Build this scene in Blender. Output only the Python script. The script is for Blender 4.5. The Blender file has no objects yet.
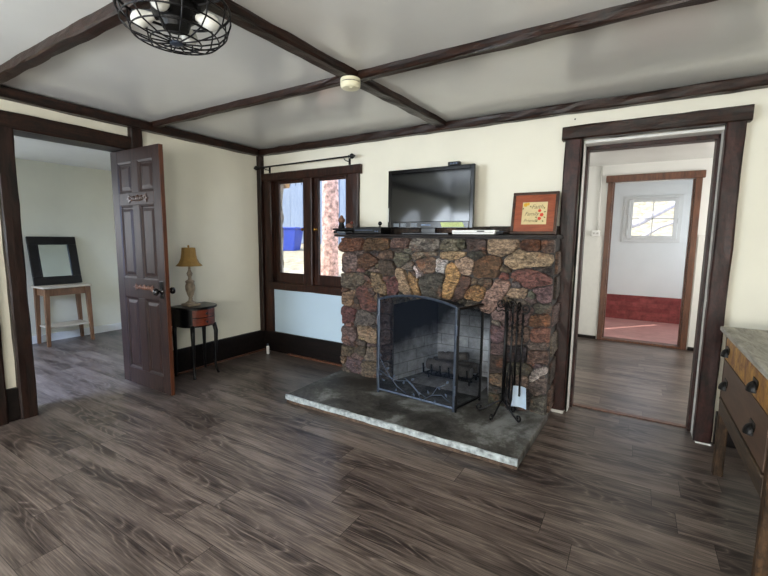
import bpy, bmesh, math, random
from mathutils import Vector, Matrix, noise
random.seed(7)
C = bpy.context.scene.collection
SC = bpy.context.scene
PI = math.pi

# ------------------------------------------------------------------ camera, world, lights, exposure
cam_d = bpy.data.cameras.new('camera')
cam = bpy.data.objects.new('camera', cam_d)
C.objects.link(cam)
cam_d.sensor_width = 36.0
cam_d.lens = 410.0 / 768.0 * 36.0
cam_d.clip_start = 0.05
rt = Vector((0.85224958, 0.52301374, 0.01128216))
fw = Vector((-0.51825113, 0.84703629, -0.11809018))
up = Vector((-0.07131919, 0.09479532, 0.99293878))
m4 = Matrix((rt, up, -fw)).transposed().to_4x4()
m4.translation = Vector((0, 0, 1.4))
cam.matrix_world = m4
SC.camera = cam

vs = SC.view_settings
vs.view_transform = 'Standard'
vs.look = 'None'
vs.gamma = 1.0
vs.use_curve_mapping = False
vs.exposure = 0.0

world = bpy.data.worlds.new('sky')
SC.world = world
world.use_nodes = True
bg = world.node_tree.nodes['Background']
bg.inputs[0].default_value = (0.62, 0.76, 1.0, 1)
bg.inputs[1].default_value = 2.6


def lamp_area(name, loc, aim, sx, sy, power, col):
    d = bpy.data.lights.new(name, 'AREA')
    d.shape = 'RECTANGLE'
    d.size, d.size_y = sx, sy
    d.energy = power
    d.color = col
    o = bpy.data.objects.new(name, d)
    C.objects.link(o)
    o.location = loc
    v = Vector(aim).normalized()
    o.rotation_euler = v.to_track_quat('-Z', 'Y').to_euler()
    return o


sd = bpy.data.lights.new('sun', 'SUN')
sd.energy = 7.5
sd.angle = 0.01
sd.color = (1.0, 0.95, 0.86)
sun = bpy.data.objects.new('sun', sd)
C.objects.link(sun)
sun.rotation_euler = Vector((0.42, 0.5, -0.76)).to_track_quat('-Z', 'Y').to_euler()

SKY = (0.78, 0.88, 1.0)
WARM = (1.0, 0.955, 0.88)
# daylight through the windows behind the camera and in the neighbouring rooms, plus added fill lamps
lamp_area('window_light_south', (-3.25, -2.7, 1.45), (0.1, 1, -0.05), 1.2, 1.2, 115, SKY)
lamp_area('window_light_south_mid', (-0.3, -2.7, 1.35), (0, 1, 0.45), 1.5, 1.2, 165, WARM)
lamp_area('added_fill_right', (0.92, -1.3, 1.5), (-1, 0.55, 0.05), 1.1, 1.1, 60, (1.0, 0.97, 0.93))  # added fill, no known window here; brightens the left wall and door
lamp_area('added_sky_fill_left_window', (-4.6, 5.6, 3.7), (0.85, -1.0, -0.98), 3.0, 1.6, 330, (0.55, 0.70, 1.0))  # added sky-coloured lamp, out of view, for the blue sheen on the floor
lamp_area('window_light_west', (-3.88, -0.6, 1.55), (1, 0.1, 0.2), 0.7, 0.9, 16, SKY)
lamp_area('window_light_west_rear', (-3.88, -2.2, 1.65), (1, 0.1, 0.2), 0.9, 1.1, 65, SKY)
lamp_area('window_light_left_room', (-6.5, 0.85, 1.5), (1, 0.3, -0.1), 1.1, 1.1, 32, (0.9, 0.95, 1.0))
blue = lamp_area('added_blue_fill_left_room', (-5.0, -1.1, 1.5), (0.12, 1, -0.6), 1.3, 1.2, 120, (0.46, 0.62, 1.0))  # added blue fill, no known window here; tints the floor by the doorway
blue.data.spread = math.radians(85)
lamp_area('window_light_hall', (2.1, 5.2, 1.5), (-1, 0, 0.0), 1.2, 1.2, 54, (1.0, 0.96, 0.91))
lamp_area('window_light_far_room', (1.5, 7.7, 1.5), (-1, 0, -0.1), 1.0, 1.1, 22, (0.82, 0.91, 1.0))


# ------------------------------------------------------------------ material helpers
def srgb(r, g, b):
    def f(c):
        c /= 255.0
        return c / 12.92 if c <= 0.04045 else ((c + 0.055) / 1.055) ** 2.4
    return (f(r), f(g), f(b), 1.0)


class NT:
    def __init__(self, name):
        self.m = bpy.data.materials.new(name)
        self.m.use_nodes = True
        self.t = self.m.node_tree
        self.b = self.t.nodes['Principled BSDF']
        self.out = self.t.nodes['Material Output']

    def n(self, typ, **kw):
        nd = self.t.nodes.new(typ)
        for k, v in kw.items():
            setattr(nd, k, v)
        return nd

    def l(self, a, b):
        self.t.links.new(a, b)

    def put(self, sock, v):
        if hasattr(v, 'node'):
            self.l(v, sock)
        else:
            sock.default_value = v

    def math(self, op, a, b=0.0, c=0.0):
        nd = self.n('ShaderNodeMath', operation=op)
        self.put(nd.inputs[0], a)
        self.put(nd.inputs[1], b)
        self.put(nd.inputs[2], c)
        return nd.outputs[0]

    def coords(self, kind='Object'):
        return self.n('ShaderNodeTexCoord').outputs[kind]

    def mapping(self, vec, scale=(1, 1, 1), rot=(0, 0, 0), loc=(0, 0, 0)):
        nd = self.n('ShaderNodeMapping')
        self.l(vec, nd.inputs[0])
        nd.inputs['Scale'].default_value = scale
        nd.inputs['Rotation'].default_value = rot
        nd.inputs['Location'].default_value = loc
        return nd.outputs[0]

    def noise(self, vec, scale, detail=4.0, rough=0.55, dist=0.0):
        nd = self.n('ShaderNodeTexNoise')
        self.l(vec, nd.inputs['Vector'])
        nd.inputs['Scale'].default_value = scale
        nd.inputs['Detail'].default_value = detail
        nd.inputs['Roughness'].default_value = rough
        nd.inputs['Distortion'].default_value = dist
        return nd.outputs['Fac']

    def ramp(self, fac, stops):
        nd = self.n('ShaderNodeValToRGB')
        self.l(fac, nd.inputs[0])
        e = nd.color_ramp.elements
        while len(e) < len(stops):
            e.new(0.5)
        for el, (p, c) in zip(e, stops):
            el.position = p
            el.color = c
        return nd.outputs[0]

    def mix(self, fac, a, b, blend='MIX'):
        nd = self.n('ShaderNodeMix', data_type='RGBA', blend_type=blend)
        self.put(nd.inputs[0], fac)
        self.put(nd.inputs[6], a)
        self.put(nd.inputs[7], b)
        return nd.outputs[2]

    def bump(self, h, strength=0.3, dist=0.01):
        nd = self.n('ShaderNodeBump')
        nd.inputs['Strength'].default_value = strength
        nd.inputs['Distance'].default_value = dist
        self.l(h, nd.inputs['Height'])
        self.l(nd.outputs[0], self.b.inputs['Normal'])

    def base(self, v):
        self.put(self.b.inputs['Base Color'], v)

    def rough(self, v):
        self.put(self.b.inputs['Roughness'], v)


def plain(name, col, rough=0.5, metal=0.0, var=0.12, scale=18.0, bump=0.0, spec=0.5):
    t = NT(name)
    v = t.coords()
    f = t.noise(v, scale, 5.0)
    dark = tuple(c * (1 - var) for c in col[:3]) + (1,)
    lite = tuple(min(1, c * (1 + var)) for c in col[:3]) + (1,)
    t.base(t.ramp(f, [(0.3, dark), (0.7, lite)]))
    t.rough(rough)
    t.b.inputs['Metallic'].default_value = metal
    t.b.inputs['Specular IOR Level'].default_value = spec
    if bump:
        t.bump(t.noise(v, scale * 3, 6.0), bump, 0.004)
    return t.m


def wood(name, dark, lite, axis='x', rough=0.4, freq=9.0, stretch=7.0, bump=0.25, mottle=None, spec=0.5):
    """streaky wood, grain along the given axis"""
    t = NT(name)
    v = t.coords()
    s = {'x': (1, stretch, stretch), 'y': (stretch, 1, stretch), 'z': (stretch, stretch, 1)}[axis]
    mv = t.mapping(v, s)
    f = t.noise(mv, freq * 0.45, 6.0, 0.62, 0.6)
    g = t.noise(mv, freq * 2.4, 4.0, 0.6)
    h = t.math('ADD', t.math('MULTIPLY', f, 0.7), t.math('MULTIPLY', g, 0.3))
    col = t.ramp(h, [(0.36, dark), (0.64, lite)])
    if mottle:
        q = t.noise(v, 26.0, 6.0, 0.7)
        k = t.n('ShaderNodeMapRange')
        t.l(q, k.inputs[0])
        k.inputs[1].default_value = 0.5
        k.inputs[2].default_value = 0.68
        col = t.mix(k.outputs[0], col, mottle)
    t.base(col)
    t.rough(rough)
    t.b.inputs['Specular IOR Level'].default_value = spec
    if bump:
        t.bump(h, bump, 0.006)
    return t.m


def M_floor():
    t = NT('wood_plank_floor')
    v = t.coords()
    sp = t.n('ShaderNodeSeparateXYZ')
    t.l(v, sp.inputs[0])
    X, Y = sp.outputs[0], sp.outputs[1]
    W, L = 0.178, 1.22
    yr = t.math('DIVIDE', Y, W)
    row = t.math('FLOOR', yr)
    wn = t.n('ShaderNodeTexWhiteNoise', noise_dimensions='1D')
    t.l(row, wn.inputs['W'])
    xs = t.math('DIVIDE', t.math('ADD', X, t.math('MULTIPLY', wn.outputs[0], 7.3)), L)
    col = t.math('FLOOR', xs)
    ident = t.math('ADD', t.math('MULTIPLY', row, 17.31), t.math('MULTIPLY', col, 5.77))
    wn2 = t.n('ShaderNodeTexWhiteNoise', noise_dimensions='1D')
    t.l(ident, wn2.inputs['W'])
    pid = wn2.outputs[0]
    cb = t.n('ShaderNodeCombineXYZ')
    t.l(t.math('ADD', t.math('MULTIPLY', X, 1.0), t.math('MULTIPLY', pid, 31.0)), cb.inputs[0])
    t.l(t.math('MULTIPLY', Y, 5.5), cb.inputs[1])
    t.l(t.math('MULTIPLY', pid, 53.0), cb.inputs[2])
    gv = cb.outputs[0]
    n1 = t.noise(gv, 1.15, 2.0, 0.4, 0.1)
    rings = t.math('MULTIPLY', t.math('PINGPONG', t.math('MULTIPLY', n1, 15.0), 0.5), 2.0)
    rings = t.math('POWER', rings, 3.0)
    cb2 = t.n('ShaderNodeCombineXYZ')
    t.l(t.math('MULTIPLY', X, 2.6), cb2.inputs[0])
    t.l(t.math('MULTIPLY', Y, 95.0), cb2.inputs[1])
    t.l(t.math('MULTIPLY', pid, 9.0), cb2.inputs[2])
    fine = t.noise(cb2.outputs[0], 1.7, 5.0, 0.7)
    cb3 = t.n('ShaderNodeCombineXYZ')
    t.l(t.math('ADD', X, t.math('MULTIPLY', pid, 19.0)), cb3.inputs[0])
    t.l(t.math('MULTIPLY', Y, 7.0), cb3.inputs[1])
    t.l(t.math('MULTIPLY', pid, 41.0), cb3.inputs[2])
    big = t.noise(cb3.outputs[0], 1.5, 3.0, 0.55, 0.3)
    knot = t.n('ShaderNodeMapRange')
    t.l(big, knot.inputs[0])
    knot.inputs[1].default_value = 0.56
    knot.inputs[2].default_value = 0.40
    patch = knot.outputs[0]
    h = t.math('ADD', t.math('MULTIPLY', fine, 0.62), t.math('MULTIPLY', big, 0.44))
    h = t.math('ADD', h, t.math('MULTIPLY', t.math('SUBTRACT', pid, 0.5), 0.10))
    h = t.math('ADD', h, t.math('MULTIPLY', t.math('MULTIPLY', t.math('SUBTRACT', rings, 0.4), patch), 0.2))
    c = t.ramp(h, [(0.36, srgb(40, 32, 30)), (0.53, srgb(86, 75, 69)), (0.74, srgb(134, 121, 112))])
    fy = t.math('FRACT', yr)
    ey = t.math('MULTIPLY', t.math('MINIMUM', fy, t.math('SUBTRACT', 1.0, fy)), W)
    fx = t.math('FRACT', xs)
    ex = t.math('MULTIPLY', t.math('MINIMUM', fx, t.math('SUBTRACT', 1.0, fx)), L)
    e = t.math('LESS_THAN', t.math('MINIMUM', ex, ey), 0.0013)
    c = t.mix(e, c, srgb(30, 24, 22))
    t.base(c)
    t.rough(t.math('ADD', 0.24, t.math('MULTIPLY', fine, 0.2)))
    t.b.inputs['Specular IOR Level'].default_value = 0.5
    t.bump(t.math('SUBTRACT', h, t.math('MULTIPLY', e, 2.0)), 0.08, 0.002)
    return t.m


def M_glass(name='window_glass'):
    t = NT(name)
    tr = t.n('ShaderNodeBsdfTransparent')
    gl = t.n('ShaderNodeBsdfGlossy')
    gl.inputs['Roughness'].default_value = 0.02
    fr = t.n('ShaderNodeFresnel')
    fr.inputs[0].default_value = 1.35
    mx = t.n('ShaderNodeMixShader')
    t.l(fr.outputs[0], mx.inputs[0])
    t.l(tr.outputs[0], mx.inputs[1])
    t.l(gl.outputs[0], mx.inputs[2])
    t.l(mx.outputs[0], t.out.inputs[0])
    return t.m


def M_mesh():
    """fine black wire gauze seen as a veil"""
    t = NT('wire_gauze')
    tr = t.n('ShaderNodeBsdfTransparent')
    df = t.n('ShaderNodeBsdfDiffuse')
    df.inputs[0].default_value = srgb(26, 32, 42)
    mx = t.n('ShaderNodeMixShader')
    mx.inputs[0].default_value = 0.48
    t.l(tr.outputs[0], mx.inputs[1])
    t.l(df.outputs[0], mx.inputs[2])
    t.l(mx.outputs[0], t.out.inputs[0])
    return t.m


def M_stone():
    t = NT('rough_fieldstone')
    v = t.coords()
    at = t.n('ShaderNodeAttribute', attribute_name='stone_col')
    rot = t.mapping(v, (1.0, 1.0, 2.4), (0, 0.5, 0))
    q = t.noise(rot, 15.0, 8.0, 0.72, 1.2)
    w = t.noise(v, 55.0, 6.0, 0.75)
    hh = t.math('ADD', t.math('MULTIPLY', q, 0.62), t.math('MULTIPLY', w, 0.38))
    mul = t.ramp(hh, [(0.40, (0.12, 0.11, 0.12, 1)), (0.5, (0.72, 0.70, 0.70, 1)), (0.60, (1.75, 1.7, 1.65, 1))])
    c = t.mix(1.0, at.outputs[0], mul, 'MULTIPLY')
    rust = t.noise(v, 8.0, 6.0, 0.65)
    k = t.n('ShaderNodeMapRange')
    t.l(rust, k.inputs[0])
    k.inputs[1].default_value = 0.55
    k.inputs[2].default_value = 0.68
    k.inputs[4].default_value = 0.55
    c = t.mix(k.outputs[0], c, t.mix(1.0, srgb(128, 76, 44), mul, 'MULTIPLY'))
    t.base(c)
    t.rough(0.6)
    t.bump(hh, 1.0, 0.03)
    return t.m


def M_brick(name, a, b, mortar, scale, bw=0.5, rh=0.25, rough=0.85, soot=False, ax='xz'):
    t = NT(name)
    v = t.coords()
    sp = t.n('ShaderNodeSeparateXYZ')
    t.l(v, sp.inputs[0])
    cb = t.n('ShaderNodeCombineXYZ')
    hx = t.math('ADD', sp.outputs[0], t.math('MULTIPLY', sp.outputs[1], 1.0 if ax == 'xyz' else 0.0))
    t.l(hx, cb.inputs[0])
    t.l(sp.outputs[2], cb.inputs[1])
    br = t.n('ShaderNodeTexBrick')
    t.l(cb.outputs[0], br.inputs['Vector'])
    br.inputs['Color1'].default_value = a
    br.inputs['Color2'].default_value = b
    br.inputs['Mortar'].default_value = mortar
    br.inputs['Scale'].default_value = scale
    br.inputs['Mortar Size'].default_value = 0.014
    br.inputs['Brick Width'].default_value = bw
    br.inputs['Row Height'].default_value = rh
    q = t.noise(v, 14.0, 6.0, 0.65)
    c = t.mix(1.0, br.outputs[0], t.ramp(q, [(0.3, (0.6, 0.6, 0.6, 1)), (0.7, (1.2, 1.2, 1.2, 1))]), 'MULTIPLY')
    if soot:
        # soot burnt onto the upper courses and the left cheek, with a ragged edge
        z = t.math('ADD', sp.outputs[2], t.math('MULTIPLY', t.math('SUBTRACT', t.noise(v, 5.0, 5.0), 0.5), 0.35))
        z = t.math('ADD', z, t.math('MULTIPLY', t.math('MAXIMUM', t.math('SUBTRACT', 0.05, sp.outputs[0]), 0.0), 0.6))
        k = t.n('ShaderNodeMapRange')
        t.l(z, k.inputs[0])
        k.inputs[1].default_value = 0.44
        k.inputs[2].default_value = 0.74
        c = t.mix(k.outputs[0], c, srgb(20, 19, 19))
    t.base(c)
    t.rough(rough)
    t.bump(t.math('ADD', br.outputs['Fac'], t.math('MULTIPLY', q, -0.6)), -0.5, 0.01)
    return t.m


MAT = {}
M = MAT
M['floor'] = M_floor()
M['wall'] = plain('cream_wall_paint', srgb(226, 223, 208), 0.6, var=0.025, scale=3.0, bump=0.05)
M['wall_low'] = plain('wall_paint_blue_skylight', srgb(184, 206, 224), 0.5, var=0.02, scale=3.0)  # cream wall tinted blue: the skylight falling there is put into the colour
M['wall_left_room'] = plain('grey_green_wall_paint', srgb(208, 204, 184), 0.6, var=0.03, scale=3.0)
M['wall_hall'] = plain('white_wall_paint', srgb(224, 225, 222), 0.6, var=0.02, scale=3.0)
M['ceiling'] = plain('satin_grey_ceiling_paint', srgb(214, 214, 211), 0.2, var=0.03, scale=2.0, spec=0.6)
M['trim_w'] = plain('white_trim_paint', srgb(214, 214, 210), 0.45, var=0.03)
M['beam_x'] = wood('dark_hewn_beam_x', srgb(8, 5, 5), srgb(54, 32, 22), 'x', 0.36, 9, 8, 0.6, mottle=srgb(14, 9, 8), spec=0.28)
M['beam_y'] = wood('dark_hewn_beam_y', srgb(8, 5, 5), srgb(54, 32, 22), 'y', 0.36, 9, 8, 0.6, mottle=srgb(14, 9, 8), spec=0.28)
M['post'] = wood('dark_hewn_post', srgb(9, 6, 5), srgb(46, 28, 22), 'z', 0.42, 9, 8, 0.5, spec=0.28)
M['jamb'] = wood('dark_barked_jamb', srgb(10, 7, 7), srgb(64, 36, 32), 'z', 0.42, 9, 3, 0.8, mottle=srgb(22, 13, 14), spec=0.3)
M['base'] = wood('black_brown_baseboard', srgb(8, 6, 6), srgb(26, 19, 17), 'x', 0.45, 8, 6, 0.2, spec=0.25)
M['casing'] = wood('brown_door_casing', srgb(60, 36, 26), srgb(112, 72, 52), 'z', 0.4, 9, 8, 0.2)
M['window_wood'] = wood('dark_window_wood', srgb(14, 8, 6), srgb(60, 33, 23), 'z', 0.4, 9, 7, 0.3, spec=0.3)
M['door'] = wood('dark_door_wood', srgb(20, 13, 11), srgb(50, 32, 27), 'z', 0.45, 10, 10, 0.12, spec=0.22)
M['door_edge'] = wood('reddish_door_edge', srgb(56, 28, 18), srgb(100, 56, 34), 'z', 0.4, 10, 10, 0.1)
M['glass'] = M_glass()
M['gauze'] = M_mesh()
M['stone'] = M_stone()
M['mortar'] = plain('dark_grey_mortar', srgb(62, 60, 60), 0.9, var=0.5, scale=16, bump=0.8)
M['mantel'] = wood('black_mantel_wood', srgb(8, 6, 6), srgb(34, 25, 20), 'x', 0.5, 9, 7, 0.4, spec=0.2)


def M_hearth():
    t = NT('worn_stained_hearth')
    v = t.coords()
    a = t.noise(v, 2.1, 6.0, 0.62, 0.6)
    b = t.noise(v, 22.0, 6.0, 0.7)
    hh = t.math('ADD', t.math('MULTIPLY', a, 0.75), t.math('MULTIPLY', b, 0.25))
    t.base(t.ramp(hh, [(0.40, srgb(38, 35, 32)), (0.5, srgb(76, 74, 70)), (0.60, srgb(128, 130, 128))]))
    t.rough(0.58)
    t.bump(b, 0.4, 0.006)
    return t.m


M['hearth'] = M_hearth()
M['hearth_under'] = plain('brown_hearth_underside', srgb(82, 66, 54), 0.8, var=0.5, scale=20)
M['hearth_edge'] = plain('chipped_white_hearth_edge', srgb(150, 158, 160), 0.7, var=0.55, scale=22, bump=0.6)
M['firebrick'] = M_brick('sooty_firebrick', srgb(216, 222, 230), srgb(186, 192, 200), srgb(160, 164, 170), 2.9, 0.85, 0.32, soot=True, ax='xyz')
M['iron'] = plain('black_wrought_iron', srgb(16, 16, 19), 0.42, 0.5, var=0.3, scale=40)
M['pewter'] = plain('dull_pewter_metal', srgb(76, 86, 102), 0.4, 0.7, var=0.25, scale=30)
M['steel'] = plain('bright_steel', srgb(206, 226, 246), 0.3, 0.4, var=0.08)
M['black_plastic'] = plain('gloss_black_plastic', srgb(6, 6, 7), 0.15, var=0.1, spec=0.25)
M['matt_black'] = plain('matt_black_plastic', srgb(9, 9, 10), 0.45, var=0.1, spec=0.25)
M['screen'] = plain('tv_glass', srgb(7, 8, 8), 0.07, var=0.05, spec=0.35)
M['white_plastic'] = plain('white_plastic', srgb(225, 226, 224), 0.4, var=0.03)
M['cream_plastic'] = plain('yellowed_plastic', srgb(222, 218, 190), 0.4, var=0.04)
M['brass'] = plain('aged_brass', srgb(176, 132, 62), 0.3, 1.0, var=0.2)
M['ceramic'] = plain('black_ceramic_knob', srgb(16, 14, 15), 0.08, var=0.1)
M['bulb'] = plain('frosted_bulb_glass', srgb(226, 226, 220), 0.15, var=0.02)
M['shade'] = plain('gold_lampshade_cloth', srgb(150, 118, 62), 0.75, var=0.1, scale=40)
M['lamp_base'] = plain('grey_turned_lamp_stone', srgb(140, 126, 108), 0.5, var=0.35, scale=30)
M['black_paint'] = plain('black_table_paint', srgb(9, 9, 12), 0.3, var=0.2, spec=0.3)
M['red_wood'] = wood('reddish_drawer_wood', srgb(70, 26, 16), srgb(118, 52, 32), 'y', 0.35, 9, 7, 0.1)
M['oak'] = wood('honey_table_wood', srgb(84, 56, 34), srgb(128, 88, 56), 'z', 0.5, 9, 8, 0.1)
M['pale_top'] = plain('pale_table_top', srgb(176, 164, 144), 0.5, var=0.08)
M['mirror'] = plain('mirror_glass', srgb(200, 208, 206), 0.03, 1.0, var=0.0)
M['frame_dark'] = wood('black_brown_frame', srgb(8, 7, 7), srgb(26, 20, 18), 'x', 0.4, 9, 6, 0.2, spec=0.3)
M['frame_red'] = wood('red_brown_frame', srgb(122, 60, 38), srgb(160, 86, 56), 'x', 0.3, 9, 6, 0.1)
M['frame_rim'] = wood('dark_brown_frame_rim', srgb(30, 18, 12), srgb(76, 48, 30), 'x', 0.35, 12, 3, 0.4)
M['parchment'] = plain('parchment_print', srgb(206, 188, 140), 0.6, var=0.06, scale=30)
M['ink'] = plain('grey_brown_ink', srgb(112, 96, 70), 0.7, var=0.0)
M['petal_red'] = plain('red_petals', srgb(206, 62, 40), 0.6, var=0.15, scale=60)
M['petal_yellow'] = plain('yellow_petals', srgb(206, 160, 40), 0.6, var=0.15, scale=60)
M['leaf'] = plain('olive_leaves', srgb(92, 92, 46), 0.6, var=0.2, scale=60)
M['dresser'] = wood('worn_brown_dresser', srgb(30, 23, 16), srgb(76, 58, 40), 'y', 0.6, 9, 7, 0.25)
M['dresser_leg'] = wood('worn_brown_dresser_leg', srgb(26, 19, 13), srgb(84, 62, 42), 'z', 0.6, 9, 5, 0.35, mottle=srgb(28, 22, 17), spec=0.25)
M['drawer_yellow'] = wood('yellow_peeling_drawer', srgb(104, 58, 26), srgb(188, 142, 62), 'z', 0.5, 14, 2.2, 0.3, mottle=srgb(96, 46, 26))
M['drawer_brown'] = wood('brown_drawer', srgb(66, 48, 36), srgb(90, 68, 52), 'y', 0.5, 6, 6, 0.1)
M['dresser_top'] = wood('weathered_grey_top', srgb(124, 120, 110), srgb(186, 182, 170), 'y', 0.6, 9, 7, 0.2)
M['pull'] = plain('tarnished_pull_metal', srgb(30, 29, 28), 0.45, 0.7, var=0.3)
M['log'] = plain('charred_log_bark', srgb(96, 92, 90), 0.9, var=0.5, scale=14, bump=0.9)
M['ash'] = plain('grey_ash', srgb(128, 128, 130), 0.95, var=0.3, scale=20, bump=0.8)
M['brick_red'] = M_brick('red_painted_brick', srgb(150, 74, 70), srgb(132, 58, 56), srgb(128, 66, 62), 4.2, 0.95, 0.34)
M['floor_red'] = plain('rose_painted_floor', srgb(188, 136, 128), 0.45, var=0.15, scale=5)
M['bark'] = plain('flaky_red_bark', srgb(188, 150, 138), 0.9, var=0.75, scale=16, bump=1.0)
M['bark_pale'] = plain('pale_bark', srgb(190, 184, 190), 0.9, var=0.2, scale=12)
M['bark_grey'] = plain('grey_bark', srgb(128, 116, 106), 0.9, var=0.3, scale=18, bump=0.8)
M['ground'] = plain('dry_pale_ground', srgb(160, 150, 126), 0.95, var=0.5, scale=6, bump=0.5)
M['bin_blue'] = plain('blue_bin_plastic', srgb(30, 66, 176), 0.45, var=0.05)
M['siding'] = wood('pale_blue_siding', srgb(112, 126, 148), srgb(134, 148, 168), 'z', 0.7, 6, 5, 0.2)
M['rafter'] = wood('honey_rafter_wood', srgb(150, 110, 66), srgb(196, 150, 96), 'x', 0.6)
M['label_green'] = plain('pale_green_sticker', srgb(176, 190, 120), 0.5, var=0.25, scale=120)
M['label_grey'] = plain('grey_sticker', srgb(96, 104, 112), 0.4, var=0.3, scale=90)
M['ornament'] = plain('brown_clay_ornament', srgb(104, 74, 58), 0.7, var=0.4, scale=40)
M['bristle'] = plain('black_brush_bristle', srgb(22, 20, 20), 0.9, var=0.3, scale=80, bump=0.6)
M['concrete_sill'] = plain('grey_log_reveal', srgb(150, 138, 124), 0.85, var=0.25, scale=16, bump=0.6)


# ------------------------------------------------------------------ geometry helpers
ORG = {}


class G:
    """collects shapes in world metres; build() links them as ONE mesh object"""

    def __init__(self):
        self.v, self.f, self.c = [], [], []

    def _add(self, vs_, fs, col=None):
        o = len(self.v)
        self.v += [tuple(p) for p in vs_]
        for f in fs:
            self.f.append(tuple(i + o for i in f))
            self.c.append(col)
        return self

    def box(self, x0, x1, y0, y1, z0, z1):
        x0, x1 = min(x0, x1), max(x0, x1)
        y0, y1 = min(y0, y1), max(y0, y1)
        z0, z1 = min(z0, z1), max(z0, z1)
        return self._add([(x0, y0, z0), (x1, y0, z0), (x1, y1, z0), (x0, y1, z0), (x0, y0, z1), (x1, y0, z1), (x1, y1, z1), (x0, y1, z1)],
                         [(0, 3, 2, 1), (4, 5, 6, 7), (0, 1, 5, 4), (1, 2, 6, 5), (2, 3, 7, 6), (3, 0, 4, 7)])

    def beam(self, a, b, w, h, jit=0.008, step=0.09, upv=(0, 0, 1), round_=0.0):
        """hewn bar of width w and height h from a to b, surface jittered"""
        a, b = Vector(a), Vector(b)
        d = (b - a).normalized()
        u = Vector(upv)
        s = d.cross(u).normalized()
        u = s.cross(d).normalized()
        n = max(2, int((b - a).length / step))
        k = 0.24
        ring = [(-.5, -.5 + k), (-.5 + k, -.5), (0, -.5), (.5 - k, -.5), (.5, -.5 + k), (.5, .5 - k), (.5 - k, .5), (0, .5), (-.5 + k, .5), (-.5, .5 - k)]
        k2 = 0.5 - k * (1 - 0.5)
        ring = [(p[0] * 1.0, p[1] * 1.0) for p in ring]
        # tighten the chamfers
        cz = 0.1
        ring = [(-.5, -.5 + cz), (-.5 + cz, -.5), (0, -.5), (.5 - cz, -.5), (.5, -.5 + cz), (.5, 0), (.5, .5 - cz), (.5 - cz, .5), (0, .5), (-.5 + cz, .5), (-.5, .5 - cz), (-.5, 0)]
        vs_, fs = [], []
        m = len(ring)
        sd_ = random.random() * 50
        for i in range(n + 1):
            c = a + (b - a) * (i / n)
            for j, (p, q) in enumerate(ring):
                w_ = noise.noise_vector(Vector((i * 0.55, j * 0.9, sd_))) * jit
                w2 = noise.noise(Vector((i * 0.18 + sd_, 3.3, 0))) * jit
                vs_.append(c + s * (p * w + w_.x + w2) + u * (q * h + w_.y))
        for i in range(n):
            for j in range(m):
                j2 = (j + 1) % m
                fs.append((i * m + j, i * m + j2, (i + 1) * m + j2, (i + 1) * m + j))
        fs.append(tuple(range(m - 1, -1, -1)))
        fs.append(tuple(n * m + j for j in range(m)))
        return self._add(vs_, fs)

    def tube(self, pts, r, seg=8, cap=True):
        pts = [Vector(p) for p in pts]
        n = len(pts)
        rs = r if isinstance(r, (list, tuple)) else [r] * n
        vs_, fs = [], []
        prev = None
        for i, p in enumerate(pts):
            t = (pts[min(i + 1, n - 1)] - pts[max(i - 1, 0)])
            if t.length < 1e-9:
                t = Vector((0, 0, 1))
            t.normalize()
            if prev is None:
                a = Vector((0, 0, 1)) if abs(t.z) < 0.9 else Vector((1, 0, 0))
                nn = t.cross(a).normalized()
            else:
                nn = prev - t * prev.dot(t)
                if nn.length < 1e-6:
                    nn = t.cross(Vector((0.3, 0.5, 0.8)))
                nn.normalize()
            prev = nn
            bb = t.cross(nn)
            for k in range(seg):
                an = 2 * PI * k / seg
                vs_.append(p + (nn * math.cos(an) + bb * math.sin(an)) * rs[i])
        for i in range(n - 1):
            for k in range(seg):
                k2 = (k + 1) % seg
                fs.append((i * seg + k, i * seg + k2, (i + 1) * seg + k2, (i + 1) * seg + k))
        if cap:
            fs.append(tuple(range(seg - 1, -1, -1)))
            fs.append(tuple((n - 1) * seg + k for k in range(seg)))
        return self._add(vs_, fs)

    def ring(self, c, R_, r, seg=40, axis='z', sub=6):
        c = Vector(c)
        pts = []
        for k in range(seg + 1):
            a = 2 * PI * k / seg
            if axis == 'z':
                pts.append(c + Vector((R_ * math.cos(a), R_ * math.sin(a), 0)))
            else:
                pts.append(c + Vector((R_ * math.cos(a), 0, R_ * math.sin(a))))
        return self.tube(pts, r, sub, cap=False)

    def lathe(self, prof, c=(0, 0, 0), seg=24, axis=(0, 0, 1), sx=1.0, sy=1.0):
        """profile of (radius, height) pairs about an axis through c"""
        c, ax = Vector(c), Vector(axis).normalized()
        a = Vector((0, 0, 1)) if abs(ax.z) < 0.9 else Vector((1, 0, 0))
        u = a.cross(ax).normalized() if abs(ax.z) < 0.9 else Vector((1, 0, 0))
        w = ax.cross(u)
        vs_, fs = [], []
        for (r, h) in prof:
            for k in range(seg):
                an = 2 * PI * k / seg
                vs_.append(c + ax * h + u * (max(r, 1e-4) * sx * math.cos(an)) + w * (max(r, 1e-4) * sy * math.sin(an)))
        for i in range(len(prof) - 1):
            for k in range(seg):
                k2 = (k + 1) % seg
                fs.append((i * seg + k, i * seg + k2, (i + 1) * seg + k2, (i + 1) * seg + k))
        fs.append(tuple(range(seg - 1, -1, -1)))
        fs.append(tuple((len(prof) - 1) * seg + k for k in range(seg)))
        return self._add(vs_, fs)

    def prism(self, poly, a0, a1, plane='xz'):
        """polygon extruded: plane 'xz' along y, 'xy' along z, 'yz' along x"""
        def mk(p, t):
            return (p[0], t, p[1]) if plane == 'xz' else ((p[0], p[1], t) if plane == 'xy' else (t, p[0], p[1]))
        n = len(poly)
        vs_ = [mk(p, a0) for p in poly] + [mk(p, a1) for p in poly]
        fs = [tuple(range(n)), tuple(range(2 * n - 1, n - 1, -1))]
        for i in range(n):
            j = (i + 1) % n
            fs.append((i, i + n, j + n, j))
        return self._add(vs_, fs)

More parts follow.
